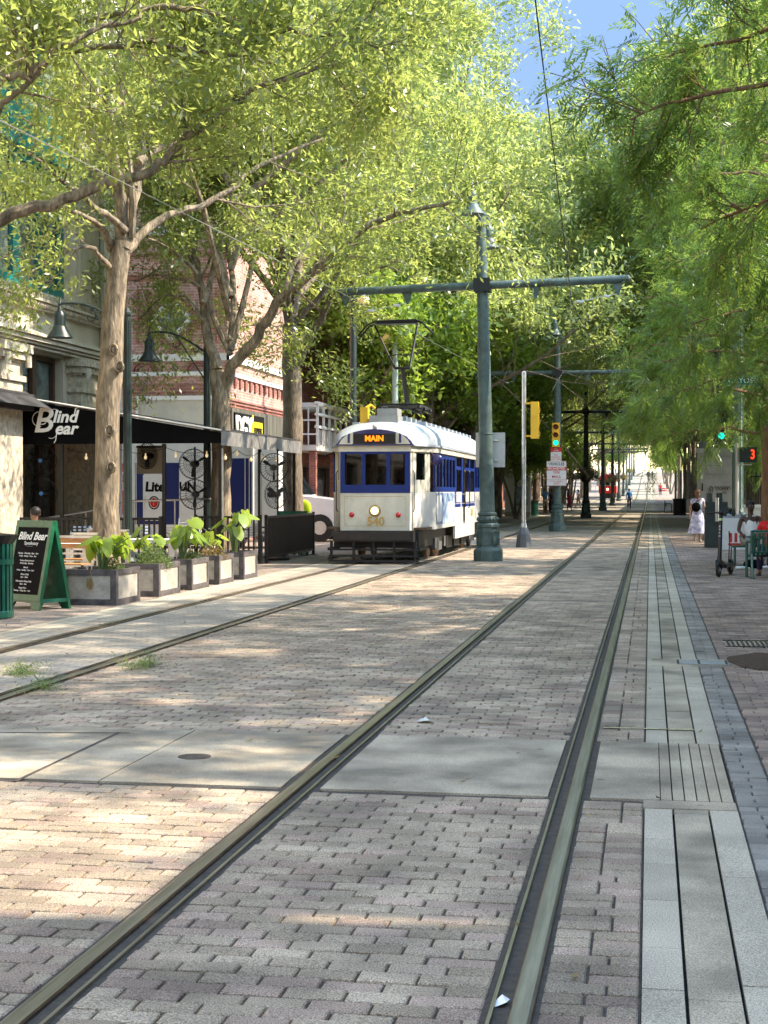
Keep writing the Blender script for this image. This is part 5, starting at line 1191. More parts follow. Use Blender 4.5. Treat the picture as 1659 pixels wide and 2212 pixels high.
wtable('white topped table right of the pale trunk, behind the first planter',(-8.75,26.2,0),1.1,.7); wtable('pale table behind the sandwich board beside the trunk',(-9.2,23.6,0),.8,.7); wtable('white table in front of the seated person at the left edge',(-10.6,25.2,0),1.3,.7)
# ------------------------------------------------------------ sandwich boards
def sandwich(label,loc,rz,w_,h,tone,arch=True,inset='mural_black',splay=.32,side=None):
    t=thing('sandwich_board',label,'sandwich board',loc,rz)
    for s,nm in ((-1,'front_board'),(1,'rear_board')):
        R3=Matrix.Rotation(s*splay*.5*-1,3,'X'); 
        mb=MB(); fr=[(-w_/2,.0),(-w_/2+.16,0),(-w_/2+.22,.1),(w_/2-.22,.1),(w_/2-.16,0),(w_/2,0),(w_/2,h),(-w_/2,h)]
        mb.prism(fr,'y',-.02,.02); 
        for (a,b,c_,d_) in ((-w_/2,-w_/2+.06,.12,h),(w_/2-.06,w_/2,.12,h),(-w_/2+.06,w_/2-.06,h-.09,h),(-w_/2+.06,w_/2-.06,.12,.2)): mb.box(a,s*.02,c_,b,s*.035,d_)
        # lean so the tops meet
        k=splay*.5; off=s*h*sin(k)
        mb.v=[(x,y*cos(k)+off-s*z*sin(k),z*cos(k)+s*y*sin(k)) for x,y,z in mb.v]
        bo=mb.build(nm,tone,t)
        mb=MB(); mb.box(-w_/2+.065,s*.021,.205,w_/2-.065,s*.026,h-.095); mb.v=[(x,y*cos(k)+off-s*z*sin(k),z*cos(k)+s*y*sin(k)) for x,y,z in mb.v]; mb.build('panel',inset,bo)
    mb=MB(); k=splay*.5; y=h*sin(k)*.88
    for s in (-1,1): mb.box(s*(w_/2-.03),-y,.1,s*(w_/2-.005),y,.15)
    mb.build('spreader','bench_green',t); return t,k,h
def btext(t,k,h,body,size,u,v,m='white_text',**kw):
    off=-h*sin(k); y=-.031; x=u; z=v
    loc=(x,y*cos(k)+off+z*sin(k),z*cos(k)-y*sin(k)); return text(body,size,m,t,loc,(1,0,0),(0,sin(k),cos(k)),ext=.0015,**kw)
Bc=(G(20,1310)+G(105,1328))/2
t,k,h=sandwich('tall green sandwich board lettered Blind Bear Speakeasy with opening hours, at the left edge',(-8.25,19.9,0),math.radians(-30),.78,1.22,'green_paint',splay=.42)
btext(t,k,h,'Blind Bear',.15,0,1.0,shear=.3,bold=.003,sx=.98); btext(t,k,h,'Speakeasy',.068,0,.905,sx=1.1); btext(t,k,h,'________',.03,-.02,.875)
for v,l1,l2 in ((.765,'Monday - Thursday : 3pm - 3am','Friday - Sunday : 11am - 3am'),(.665,'Various Entertainment','Wednesday - Saturday'),(.57,'Brunch','Friday - Sunday : 11am - 3pm'),(.475,'Dinner Daily','3pm - 10pm'),(.38,'Hibernation Dining Daily','10pm - 2am'),(.29,'Happy Hour','Monday - Friday 3pm - 7pm')):
    btext(t,k,h,l1,.034,-.03,v,shear=.1); btext(t,k,h,l2,.032,-.03,v-.038,shear=.1)
t,k,h=sandwich('dark green sandwich board lettered Muse, standing by the front of the streetcar','' and 0 or (-8.72,37.2,0),math.radians(3),.72,1.12,'green_paint',splay=.34,inset='green_paint')
btext(t,k,h,'Muse',.24,-.02,.92,shear=.25,bold=.003); btext(t,k,h,'________________',.04,0,.81); btext(t,k,h,'PREMIUM + LOUNGE',.04,0,.765); btext(t,k,h,'Open at 10 am\nevery day',.075,0,.65); btext(t,k,h,'@ ______\n# ______\n& ______',.05,-.03,.44); btext(t,k,h,'__________',.05,0,.32)
# ------------------------------------------------------------ planters
def heartleaf(r,fold=.25):
    """broad elephant ear leaf as a grid, pointing +Y from its stalk joint"""
    vs=[];fs=[]; n=9
    for i in range(n+1):
        u=i/n; y=-.32+1.3*u; w_=.5*(sin(PI*min(1,u*1.02+.0))**.6)*(1-.35*u) if u>0 else .18
        if u<.2: w_=.26+u
        for j in range(-2,3):
            a=j/2; yy=y-(.16*(abs(a)) if u<.25 else 0); vs.append((w_*a*r,(yy)*r,(-fold*abs(a)*w_*.5-.35*max(0,u-.4)**2+.02*sin(9*u)*abs(a))*r))
    for i in range(n):
        for j in range(4): a=i*5+j; fs.append((a,a+1,a+6,a+5))
    return vs,fs
def ear_plant(name,label,loc,seed,n,tall,rad,group='elephant ear plants in the planters',leafs=(.2,.32)):
    r=random.Random(seed); t=thing(name,label,'plant',loc,0,group); st_=MB(); k=0
    for i in range(n):
        a=r.uniform(0,2*PI); h_=tall*r.uniform(.5,1); out=rad*r.uniform(.4,1); tip=Vector((cos(a)*out,sin(a)*out*.6,h_)); st_.tube([(cos(a)*.03,sin(a)*.03,0),(tip.x*.35,tip.y*.35,h_*.65),tuple(tip)],[.018,.012,.008],5)
        vs,fs=heartleaf(r.uniform(*leafs),r.uniform(.1,.5)); yaw=a-PI/2+r.uniform(-.5,.5); pit=r.uniform(-1.3,-.3)
        R3=Matrix.Rotation(yaw,3,'Z')@Matrix.Rotation(pit,3,'X')@Matrix.Rotation(r.uniform(-.4,.4),3,'Y'); mb=MB(); mb.add([R3@Vector(v)+tip for v in vs],fs); mb.build('leaf','ear_leaf',t,True)
    st_.build('stalks','herb_leaf',t); return t
def herb(name,label,loc,seed,n,r_,h_,lm='herb_leaf'):
    r=np.random.default_rng(seed); t=thing(name,label,'plant',loc,0,'small herbs in the planters'); a=r.uniform(0,2*PI,n); ra=np.sqrt(r.uniform(0,1,n))*r_; z=h_*(1-(ra/r_)**2)*r.uniform(.2,1,n)
    C=np.stack([ra*np.cos(a),ra*np.sin(a),z],1); D=np.stack([np.cos(a)*.5,np.sin(a)*.5,np.ones(n)],1); quads_mesh('foliage',leaves_at(C,D,r,6,.05,.012,.03),lm,t); mb=MB()
    for i in range(24): mb.tube([(0,0,0),(C[i,0]*.5,C[i,1]*.5,C[i,2]*.6),tuple(C[i])],.004,3)
    mb.build('stems','herb_leaf',t); return t
pl=[(170,206,290,1296,1310,1300),(282,310,380,1280,1292,1278),(378,392,443,1264,1279,1268),(440,457,495,1255,1267,1256),(492,508,552,1246,1254,1244)]
plab=['first planter box, nearest the sandwich board, a dried leaf hanging over its side','second planter box with a bushy herb','third planter box with a big drooping leaf','fourth planter box holding a dry grassy herb','fifth planter box, farthest, by the picket fence']
Ycur=[20.35,22.1,23.75,25.35,26.85]; 
for i in range(5):
    y=[20.55,22.35,23.95,25.45,26.95][i]; x=-7.36+.03*i; w_=[.78,.62,.6,.6,.58][i]; d_=[1.0,1.05,.95,.9,.95][i]; h_=.5
    t=thing('planter_box',plab[i],'planter',(x-w_/2,y+d_/2,0),0,'square planter boxes along the patio')
    mb=MB(); 
    mb.box(-w_/2,-d_/2,.02,w_/2,d_/2,h_-.08); mb.build('core','planter_panel',t)
    mb=MB()
    for sx in (-1,1):
        for sy in (-1,1): mb.box(sx*(w_/2+.015),sy*(d_/2+.015),0,sx*(w_/2-.075),sy*(d_/2-.075),h_)
    for sy in (-1,1):
        for z0,z1 in ((.0,.085),(h_-.085,h_)): mb.box(-w_/2+.075,sy*(d_/2+.013),z0,w_/2-.075,sy*(d_/2-.03),z1)
    for sx in (-1,1):
        for z0,z1 in ((.0,.085),(h_-.085,h_)): mb.box(sx*(w_/2+.013),-d_/2+.075,z0,sx*(w_/2-.03),d_/2-.075,z1)
    mb.build('frame','planter_frame',t)
    mb=MB(); mb.box(-w_/2+.03,-d_/2+.03,h_-.079,w_/2-.03,d_/2-.03,h_-.05); mb.build('soil','soil',t)
    px,pyy=x-w_/2,y+d_/2
    el=['broad leaved elephant ear in the first planter','tall two leaved elephant ear in the second planter','elephant ear with a drooping yellowing leaf in the third planter','short elephant ear in the fourth planter','elephant ear leaning to the right in the fifth planter'][i]
    ear_plant('elephant_ear',el,(px,pyy,h_-.05),60+i,[16,8,12,7,14][i],[.5,.62,.68,.45,.72][i],[.42,.3,.34,.25,.42][i],leafs=[(.13,.3),(.14,.28),(.14,.32),(.12,.22),(.13,.3)][i])
    if i in (0,1,2,3): herb('herb_bush',['low pale herb at the back of the first planter','rounded feathery herb bush in the second planter','small herb in the third planter','dry brownish grassy herb in the fourth planter'][i],(px+.1,pyy-.15 if i in(1,3) else pyy+.2,h_-.05),70+i,[90,420,120,260][i],[.16,.27,.18,.24][i],[.2,.38,.2,.24][i],'dry_leaf' if i==3 else 'herb_leaf')
mb=MB(); vs,fs=heartleaf(.12,.9); R3=Matrix.Rotation(-1.5,3,'X'); mb.add([R3@Vector(v)+Vector((-7.72,20.5,.33)) for v in vs],fs); mb.tube([(-7.72,20.52,.5),(-7.7,20.5,.42),(-7.72,20.5,.34)],.004,4); tag(mb.build('dried_leaf','dry_leaf'),'brown dried leaf dangling over the front of the first planter','leaf')
# ------------------------------------------------------------ litter bins
def slat_bin(label,loc,r=.3,h=.95,m='bench_green',dome=True):
    t=thing('litter_bin',label,'litter bin',loc,0,None); mb=MB(); mb.lathe([(r-.03,.05),(r-.03,h-.06)],20); mb.build('liner','black_metal',t); mb=MB(); n=26
    for k in range(n): a=2*PI*k/n; R3=Matrix.Rotation(a,3,'Z'); mb.cbox(R3@Vector((r,0,h/2)),(.012,.045,h-.12),0,R3)
    mb.build('slats',m,t); mb=MB(); mb.lathe([(r+.005,0),(r+.02,.02),(r+.02,.09),(r+.005,.1)],22); mb.lathe([(r+.008,h*.68),(r+.02,h*.68),(r+.02,h*.75),(r+.008,h*.75)],22); mb.build('hoop',m,t)
    mb=MB(); mb.lathe([(r+.01,h-.06),(r+.07,h+.03),(r+.08,h+.05),(r*.6,h+.07),(r*.5,h+.02)],22); mb.build('rim','black_metal',t); return t
slat_bin('dark green slatted litter bin cut by the left edge of the picture',G(-40,1338)+Vector((0,.2,0)),.3,1.0)
slat_bin('black round litter bin on the right sidewalk, far beyond the grey cabinet',(1.95,104,0),.42,1.05,'black_metal')
slat_bin('small green litter bin on the left sidewalk under the bright trees',(-7.2,117,0),.36,.95)
slat_bin('green litter bin beside the poster shelter',(-7.5,100,0),.36,.95)

# ------------------------------------------------------------ utilities on the right
gc=thing('control_cabinet','tall grey traffic control cabinet with graffiti, right of the woman in the dress','cabinet',(2.06,50.6,0))
mb=MB(); mb.box(-.54,0,.12,.54,.8,2.9); mb.box(-.56,-.02,2.85,.56,.83,2.98); mb.box(-.5,.05,0,.5,.75,.119); mb.build('case','cab_grey',gc)
mb=MB(); mb.box(-.46,-.022,.55,.5,-.001,2.72); dr=mb.build('door','cab_grey',gc)
mb=MB(); mb.box(-.25,-.032,2.15,.25,-.0225,2.42); mb.build('hatch','cab_grey',dr); mb=MB()
for x0 in (-.18,.1):
    for k in range(14): mb.box(x0,-.03,.75+k*.035,x0+.2,-.0225,.765+k*.035)
for (a,b,c_,d_) in ((-.26,.26,2.14,2.15),(-.26,.26,2.42,2.43),(-.26,-.25,2.14,2.43),(.25,.26,2.14,2.43),(-.47,.51,.545,.552),(-.47,.51,2.72,2.727)): mb.box(a,-.034,c_,b,-.0225,d_)
mb.build('louvres','base_grey',dr); mb=MB(); mb.box(-.42,-.05,1.6,-.38,-.0225,1.85); mb.box(-.44,-.03,.92,-.3,-.0225,.95); mb.build('handle','black_metal',dr)
mb=MB(); 
def squig(pts,r=.012): mb.tube([(x,-.03,z) for x,z in pts],r,4)
rr=random.Random(3); squig([(-.02+.03*k,1.72+.06*sin(k*2.1)) for k in range(18)],.007); squig([(.02+.05*k,1.66+.05*cos(k*2.7)) for k in range(9)],.009); squig([(.3+.06*cos(a_),1.55+.03*sin(a_)) for a_ in np.linspace(0,6.2,12)],.008)
squig([(-.2,1.55),(-.18,1.7),(-.12,1.76),(-.06,1.68),(-.09,1.56),(-.15,1.6),(-.12,1.68)],.012); squig([(-.22,1.5),(-.05,1.52)],.008); mb.build('graffiti','mural_black',dr)
mb=MB(); mb.box(-.07,-.03,.42,.09,-.003,.53); mb.box(-.45,-.03,2.0,-.4,-.0225,2.1); mb.build('sticker','white_sign',gc)
mb=MB(); mb.box(-.5,.1,2.98,-.05,.6,3.2); mb.tube([(-.15,.1,2.98),(-.15,.1,3.1),(.1,.1,3.1),(.1,.1,2.98)],.02,5); mb.build('top_box','base_grey',gc)
# pale fluted column behind, dark signal pole with street sign
fc=thing('fluted_post','pale green fluted lamp post base right of the grey cabinet','lamp post',(2.82,51.2,0)); mb=MB(); mb.lathe([(.34,0),(.34,.3),(.28,.36),(.26,.8),(.3,.84),(.2,.95),(.17,1.0)],8,ang=PI/8); mb.build('base','pole_green',fc); mb=MB(); mb.tube([(0,0,1),(0,0,9)],[.17,.12],14)
for k in range(12): a=2*PI*k/12; mb.tube([(.17*cos(a),.17*sin(a),1.05),(.125*cos(a),.125*sin(a),8.8)],.02,4)
mb.build('shaft','pole_pale',fc)
sp2=thing('signal_mast','dark fluted mast rising behind the grey cabinet, carrying the street name sign','mast',(2.2,52.2,0)); mb=MB(); mb.lathe([(.27,0),(.27,.2),(.18,.3),(.16,.6)],12); mb.tube([(0,0,.5),(0,0,9)],[.11,.085],12)
for k in range(10): a=2*PI*k/10; mb.tube([(.11*cos(a),.11*sin(a),.6),(.09*cos(a),.09*sin(a),8.8)],.014,4)
mb.build('shaft','pole_dark',sp2); mb=MB(); mb.tube([(0,0,5.3),(-.75,0,5.33)],.022,5); mb.tube([(0,0,6.7),(-.5,0,6.6)],.018,5); mb.tube([(0,0,3.2),(0,-.2,3.2)],.03,5); mb.build('bracket','galv',sp2)
signal('traffic_signal','sunlit orange traffic light seen from behind, left of the dark mast',(1.36,49.15,5.95),PI*.5,col='yellow_sig',lens=('lens_dark','lens_dark','lens_dark'))
signal('traffic_signal','traffic light glowing green through the cypress leaves above the cabinet',(2.17,48.75,3.62),0,col='pole_dark')
ss=thing('street_name_sign','green street name sign reading GAYOSO AV half covered by leaves','street sign',(2.3,48.9,5.02)); mb=MB(); mb.box(0,0,-.15,1.45,.02,.15); mb.build('sign_plate','sign_green',ss)
text('GAYOSO',.24,'white_text',ss,(.55,-.004,0),ext=.001,bold=.002,sx=.95); text('AV',.14,'white_text',ss,(1.25,-.004,.03),ext=.001,bold=.001)
mb=MB(); mb.box(.02,-.003,.13,1.43,-.001,.14); mb.box(.02,-.003,-.14,1.43,-.001,-.13); mb.build('border','white_text',ss)
ps=thing('pedestrian_signal','pedestrian countdown signal glowing red number 3, at the right edge','pedestrian signal',(3.05,49.5,2.72)); mb=MB(); mb.box(-.28,0,-.22,.24,.25,.26); mb.build('housing','pole_dark',ps); text('3',.42,'red_glow',ps,(.12,-.008,.02),ext=.003,bold=.008,sx=.7)
mb=MB(); mb.tube([(-.35,.1,-2.72),(-.35,.1,.4)],.045,8); mb.box(-.35,.08,-.3,.1,.12,-.27); mb.build('post','stone_pale',ps)
# dark metal bin kiosk with ash tube
dk=thing('bin_kiosk','dark green recycling bin with a steel tube on its side, right of the woman','bin',(1.86,44.6,0)); mb=MB(); mb.box(-.33,-.3,0,.33,.3,1.15); mb.box(-.3,-.27,1.15,.3,.27,1.3); mb.build('case','pole_dark',dk); mb=MB(); mb.lathe([(.09,-.0),(.08,.25)],12,(-.2,-.1,1.3)); mb.lathe([(.11,0),(.11,.25)],12,(.1,-.05,1.3)); mb.build('top_cans','pole_dark',dk)
mb=MB(); mb.tube([(.0,-.34,.75),(.0,-.34,1.42)],.055,10); mb.build('ash_tube','galv',dk); mb=MB(); mb.tube([(.18,-.315,.28),(.18,-.302,.28)],.06,12); mb.build('vent','black_metal',dk)
wb=thing('white_barrier','low white wall behind the seated man','wall',(3.0,51.9,0)); mb=MB(); mb.box(-.8,0,0,4,.3,1.05); mb.box(-.85,-.05,1.05,4.05,.35,1.15); mb.build('block','mural_white',wb)
cb2=thing('carton','white carton box standing behind the scooter handlebar','box',(2.3,43.4,0)); mb=MB(); mb.box(-.35,-.25,0,.28,.25,.86); mb.build('box_body','white_sign',cb2); mb=MB(); mb.box(-.3,-.2,.861,.28,.2,.9); mb.ball((-.15,-.1,.93),.07,6); mb.ball((.1,0,.93),.06,6); mb.build('rubbish','cloth_grey',cb2)
# fence bars & blue car beyond the right sidewalk
fb=thing('iron_fence','tall dark iron railings on the right side beyond the white wall','fence',(3.4,56.5,0)); mb=MB()
for k in range(24): mb.box(k*.16,0,0,k*.16+.03,.03,2.3)
mb.box(0,-.01,2.1,3.8,.04,2.15); mb.box(0,-.01,.2,3.8,.04,.25); mb.build('bars','black_metal',fb)
def car(name,label,loc,rz,paint,cat='car',hood=1.0,h=1.5,L_=4.4):
    t=thing(name,label,cat,loc,rz); w_=.88; zb=.3; pr=[(-L_/2,zb),(-L_/2,.75),(-L_/2+.1,.88),(-L_/2+.55*hood,.95),(-L_/2+hood+.2,1.0),(-L_/2+hood+.75,h-.05),(-L_/2+hood+1.1,h),(L_/2-1.1,h),(L_/2-.5,1.02),(L_/2-.06,.95),(L_/2,.7),(L_/2,zb)]
    mb=MB(); mb.prism([(a,b) for a,b in pr],'y',-w_,w_); mb.v=[(x,y*(1-.16*max(0,(z-1)/.5)),z) for x,y,z in mb.v]; bo=mb.build('body',paint,t)
    mb=MB()
    for s in (-1,1):
        y=s*(w_*.93); q=[(-L_/2+hood+.42,1.03),(-L_/2+hood+.82,h-.1),(L_/2-1.2,h-.1),(L_/2-.72,1.03)]; mb.prism(q,'y',y-.0,y+s*.02)
    mb.add([(-L_/2+hood+.24,-.7,1.04),(-L_/2+hood+.24,.7,1.04),(-L_/2+hood+.70,.62,h-.07),(-L_/2+hood+.70,-.62,h-.07)],[(0,1,2,3)]); mb.build('window','car_glass',t)
    for x in (-L_/2+.8,L_/2-.8):
        for s in (-1,1): mb=MB(); mb.tube([(x,s*w_*1.01,.33),(x,s*(w_-.2),.33)],.33,18); wo=mb.build('wheel','tyre',t); mb=MB(); mb.tube([(x,s*(w_*1.01+.01),.33),(x,s*(w_*1.01+.002),.33)],.19,12); mb.build('rim','alu',wo)
    for s in (-1,1): mb=MB(); mb.box(-L_/2-.01,s*.55,.68,-L_/2+.03,s*.82,.8); mb.build('headlight','plastic_clear',t)
    return t
car('parked_car','dark blue car glimpsed behind the railings at the right edge',(5.2,58.5,0),.1,'mural_navy')
car('parked_car','white car half hidden behind leaves at the far right kerb',(6.3,66,0),PI/2,'truck_white')
# white truck left
tk=thing('pickup_truck','white truck cab and hood showing between the dark trunk and the streetcar','truck',(-11.3,48.2,0)); 
mb=MB(); pr=[(-2.6,.5),(1.75,.5),(1.75,1.15),(1.6,1.32),(.55,1.45),(.0,2.25),(-.15,2.4),(-2.6,2.45)]; mb.prism(pr,'y',-1,1); mb.build('body','truck_white',tk)
mb=MB(); mb.prism([(.42,1.5),(.0,2.15),(-.75,2.15),(-.75,1.5)],'y',-1.012,-1.002); mb.add([(.55,-.85,1.5),(.55,.85,1.5),(.08,.8,2.2),(.08,-.8,2.2)],[(0,1,2,3)]); mb.build('window','car_glass',tk)
for x in (-1.8,1.1): 
    mb=MB(); mb.tube([(x,1.02,.45),(x,.75,.45)],.43,18); mb.build('wheel','tyre',tk)
    mb=MB(); mb.tube([(x,-1.02,.45),(x,-.75,.45)],.43,18); wo=mb.build('wheel','tyre',tk); mb=MB(); mb.tube([(x,-1.035,.45),(x,-1.021,.45)],.22,12); mb.build('rim','alu',wo)
mb=MB(); mb.box(1.62,-1.01,1.0,1.76,-.8,1.12); mb.build('headlight','orange_glow' if False else 'yellow_sig',tk)
mb=MB(); mb.tube([(.3,-1.0,1.7),(.3,-1.2,1.75)],.02,4); mb.box(.25,-1.25,1.6,.3,-1.15,1.95); mb.build('mirror','black_metal',tk)
hv=thing('traffic_paddle','fluorescent yellow rounded marker behind the Muse sandwich board','marker',(-9.1,40.2,0)); mb=MB(); mb.ball((0,0,1.15),.2,10,0,(.9,.25,1.1)); mb.build('paddle','hi_vis',hv,True); mb=MB(); mb.tube([(0,0,0),(0,0,1)],.03,8); mb.lathe([(.18,0),(.16,.05)],12); mb.build('post','black_metal',hv)
# ------------------------------------------------------------ bench, chair, scooter
def steel_bench(label,loc,rz,L_=1.9):
    t=thing('park_bench',label,'bench',loc,rz); mb=MB(); n=int(L_/.075)
    for k in range(n):
        x=-L_/2+(k+.5)*L_/n; mb.prism([(.22,.88),(.245,.84),(.19,.5),(.12,.43),(-.25,.44),(-.25,.45),(.125,.445),(.2,.5),(.255,.84),(.225,.89)],'x',x-.021,x+.021)
    mb.build('slats','bench_green',t)
    mb=MB(); mb.tube([(-L_/2,.23,.87),(L_/2,.23,.87)],.022,6); mb.tube([(-L_/2,-.28,.4),(L_/2,-.28,.4)],.02,6); mb.tube([(-L_/2,.2,.48),(L_/2,.2,.48)],.02,6); mb.tube([(-L_/2,.235,.74),(L_/2,.235,.74)],.016,6); mb.build('rail','bench_green',t)
    for s in (-1,1):
        mb=MB(); x=s*(L_/2+.02); mb.tube([(x,.3,0),(x,.24,.45),(x,.25,.88)],.026,6); mb.tube([(x,-.27,0),(x,-.27,.64),(x,-.2,.67),(x,.24,.67)],.026,6); mb.box(x-.05,.24,0,x+.05,.36,.012);mb.box(x-.05,-.33,0,x+.05,-.21,.012); mb.build('leg',"bench_green",t)
    return t
bloc=Vector((2.82,29.2,0)); steel_bench('dark green steel slat bench at the right edge, seen from behind',bloc,PI+.12,2.0)
def bench_far(label,loc,rz): return steel_bench(label,loc,rz,1.8)
bench_far('small steel bench far along the right sidewalk, beside the stone pier',(1.35,118,0),PI/2)
sp3=thing('stone_pier','low pale stone pier on the right sidewalk behind the far bench','pier',(2.55,121,0)); mb=MB(); mb.box(-.75,-.4,0,.75,.4,.9); mb.box(-.8,-.45,.9,.8,.45,1.0)
mb.build('block','stone_pale',sp3)
for x in (-.6,-.2,.3): mb=MB(); mb.tube([(x,0,1.0),(x,0,3.2)],.09,8); mb.build('column','cab_grey',sp3)
rc=thing('red_chair','red metal chair beside the man in the white vest','chair',(1.92,34.1,0),PI*.95); mb=MB()
for s in (-1,1):
    for y in (-.2,.2): mb.tube([(s*.22,y*1.1,0),(s*.2,y,.45)],.014,5)
    mb.tube([(s*.2,.2,.45),(s*.2,.28,.74)],.014,5)
mb.box(-.21,-.22,.42,.21,.22,.435); mb.build('frame','black_metal',rc); mb=MB(); mb.box(-.23,-.23,.44,.23,.22,.47); mb.build('seat','mural_red',rc); mb=MB()
for k in range(4): mb.box(-.19+k*.11,.235,.5,-.13+k*.11,.25,.70)
mb.build('backrest','mural_red',rc)
# scooter
sc=thing('electric_scooter','black electric scooter standing on the right sidewalk, front wheel towards the viewer','scooter',(1.40,29.8,0),math.radians(165),scale=1.05)
def wheel(mb,c,r,w_,n=20): mb.tube([(c[0]-w_/2,c[1],c[2]),(c[0]-w_*.35,c[1],c[2]),(c[0]+w_*.35,c[1],c[2]),(c[0]+w_/2,c[1],c[2])],[r*.86,r,r,r*.86],n,0,False)
for yy,nm in ((.5,'front_wheel'),(-.5,'rear_wheel')):
    mb=MB(); o=(0,yy,.125)
    mb.tube([(0,yy+.125*cos(2*PI*k/24),.128+.105*sin(2*PI*k/24)) for k in range(25)],.026,7,0,False); wo=mb.build(nm,'tyre',sc,True); mb=MB()
    for k in range(5): a=2*PI*k/5; mb.tube([(0,yy,.128),(0,yy+.1*cos(a),.128+.09*sin(a))],.012,4)
    mb.tube([(-.04,yy,.128),(.04,yy,.128)],.03,8); mb.build('spokes','alu',wo)
mb=MB(); mb.box(-.085,-.42,.15,.085,.26,.215); mb.box(-.05,.24,.17,.05,.42,.27); mb.build('deck','scooter_black',sc)
mb=MB(); mb.tube([(0,.46,.27),(0,.40,.5),(0,.33,1.12)],[.042,.036,.032],10); mb.box(-.05,.42,.22,-.036,.54,.3);mb.box(.036,.42,.22,.05,.54,.3); mb.tube([(-.045,.5,.128),(-.045,.46,.3)],.016,6); mb.tube([(.045,.5,.128),(.045,.46,.3)],.016,6); stem=mb.build('stem','scooter_black',sc,True)
mb=MB(); mb.tube([(0,.345,1.0),(0,.343,1.04)],.037,10); mb.build('stripe','scooter_green',stem)
text('\n'.join('goco'),.06,'white_text',stem,(0,.42,.82),(-1,0,0),(0,-.12,1),ext=.002)
mb=MB(); mb.tube([(-.25,.26,1.13),(-.1,.3,1.14),(0,.33,1.13),(.1,.3,1.14),(.25,.26,1.13)],.016,7); mb.tube([(-.16,.34,1.12),(-.24,.32,1.1)],.007,4); mb.tube([(.16,.34,1.12),(.24,.32,1.1)],.007,4); mb.ball((0,.36,1.14),.045,6); mb.ball((-.16,.3,1.19),.04,6); mb.build('handlebar','black_metal',sc,True)
mb=MB(); mb.tube([(0,.60,.2),(0,.5,.27),(0,.4,.25)],.035,7); mb.build('fender','scooter_black',sc,True); mb=MB(); mb.tube([(0,-.62,.2),(0,-.5,.27),(0,-.4,.25)],.03,7); mb.tube([(.06,-.1,.15),(.17,-.05,.0)],.012,5); mb.tube([(-.06,.1,.15),(-.12,.12,.02)],.01,5); mb.build('kickstand','black_metal',sc)
# litter near bench
def small(name,label,cat,fn,m_): mb=MB(); fn(mb); return tag(mb.build(name,m_,None,True),label,cat)
p=Vector((1.73,32.0,0)); small('plastic_bottle','clear plastic bottle lying behind the scooter wheel','bottle',lambda mb:mb.tube([(p.x-.02,p.y,.04),(p.x+.0,p.y,.04),(p.x+.18,p.y+.02,.04),(p.x+.22,p.y+.02,.04),(p.x+.27,p.y+.02,.04)],[.025,.038,.038,.014,.014],10),'plastic_clear')
bg_=thing('dark_bag','crumpled dark bag on the ground by the bench leg','bag',(2.1,32.8,0)); mb=MB(); mb.ball((0,0,.09),.16,8,0,(1.1,.8,.6)); mb.ball((.12,.05,.08),.1,7,0,(1,1,.7)); mb.ball((-.1,.02,.07),.09,7); mb.build('sack','black_fabric',bg_,True); mb=MB(); mb.tube([(.1,-.12,.02),(.28,-.14,.03),(.38,-.1,.02)],[.02,.035,.01],6); mb.build('paper','cloth_white',bg_)
# ------------------------------------------------------------ ground furniture
mb=MB(); 
gx0,gx1,gy=.80,1.75,16.5
for k in range(20): mb.box(gx0+k*.05,16.2,-.004,gx0+k*.05+.022,16.85,.006)
mb.box(gx0-.03,16.17,-.01,gx1+.07,16.2,.0075); mb.box(gx0-.03,16.85,-.01,gx1+.07,16.88,.0075); tag(mb.build('drain_grate','black_metal'),'black iron slotted grate set in the red brick sidewalk','grate')
uc=thing('utility_cover','rectangular grey utility cover set across the granite band','utility cover',(.45,14.6,0)); mb=MB(); mb.box(-.43,-.3,-.03,.32,.3,.003); mb.build('surround','concrete',uc); mb=MB(); mb.box(-.2,-.16,.004,.27,.17,.010); mb.build('lid','cab_grey',uc)
mb=MB()
for x in (-.2,-.01,.24): mb.box(x,-.15,.011,x+.02,.16,.014)
mb.build('hinge','black_metal',uc)
sl_=MB(); rr=random.Random(8); pts=[(1.12+.42*cos(a)*(1+rr.uniform(-.12,.12)),14.8+.75*sin(a)*(1+rr.uniform(-.12,.12))) for a in np.linspace(0,2*PI,22)[:-1]]; sl_.add([(x,y,.009) for x,y in pts]+[(1.12,14.8,.05)],[(i,(i+1)%21,21) for i in range(21)]); tag(sl_.build('bare_soil','soil'),kind='structure')
mh=thing('manhole_cover','dark oval stain shaped cover plate left of the near rail','cover plate',G(420,1635)); mb=MB(); mb.lathe([(.10,0.001),(.10,.004),(.02,.005)],14); mb.build('plate','asphalt',mh); mb.v
# fern clippings and scattered leaves
def clipping(label,c,seed,n,sx,sy):
    r=np.random.default_rng(seed); C=np.stack([c[0]+r.normal(0,sx,n),c[1]+r.normal(0,sy,n),.02+abs(r.normal(0,.03,n))],1); D=np.stack([r.normal(0,1,n),r.normal(0,1,n),r.normal(.1,.3,n)],1); D/=np.linalg.norm(D,axis=1)[:,None]
    o=quads_mesh('cypress_clipping',fern_at(C,D,r,14,.07,.01,.26),'herb_leaf'); tag(o,label,'clipping','green clippings on the tracks')
clipping('yellow green leafy clipping lying on the pavers left of centre',G(312,1440),1,42,.11,.18); clipping('dark green clipping lying between the left rails at the left edge',G(45,1456),2,38,.09,.12); clipping('flat dark clipping lying against the left rail',G(95,1490),3,22,.08,.1)
r=np.random.default_rng(9); n=520; C=np.stack([np.where(r.uniform(0,1,n)<.5,r.uniform(-8.6,-7,n),r.uniform(.7,3.4,n)),r.uniform(6,42,n),np.full(n,.012)],1)
C2=np.stack([r.uniform(-6.8,.6,220),r.uniform(4.4,34,220),np.full(220,.012)],1); C=np.concatenate([C,C2]); n=len(C)
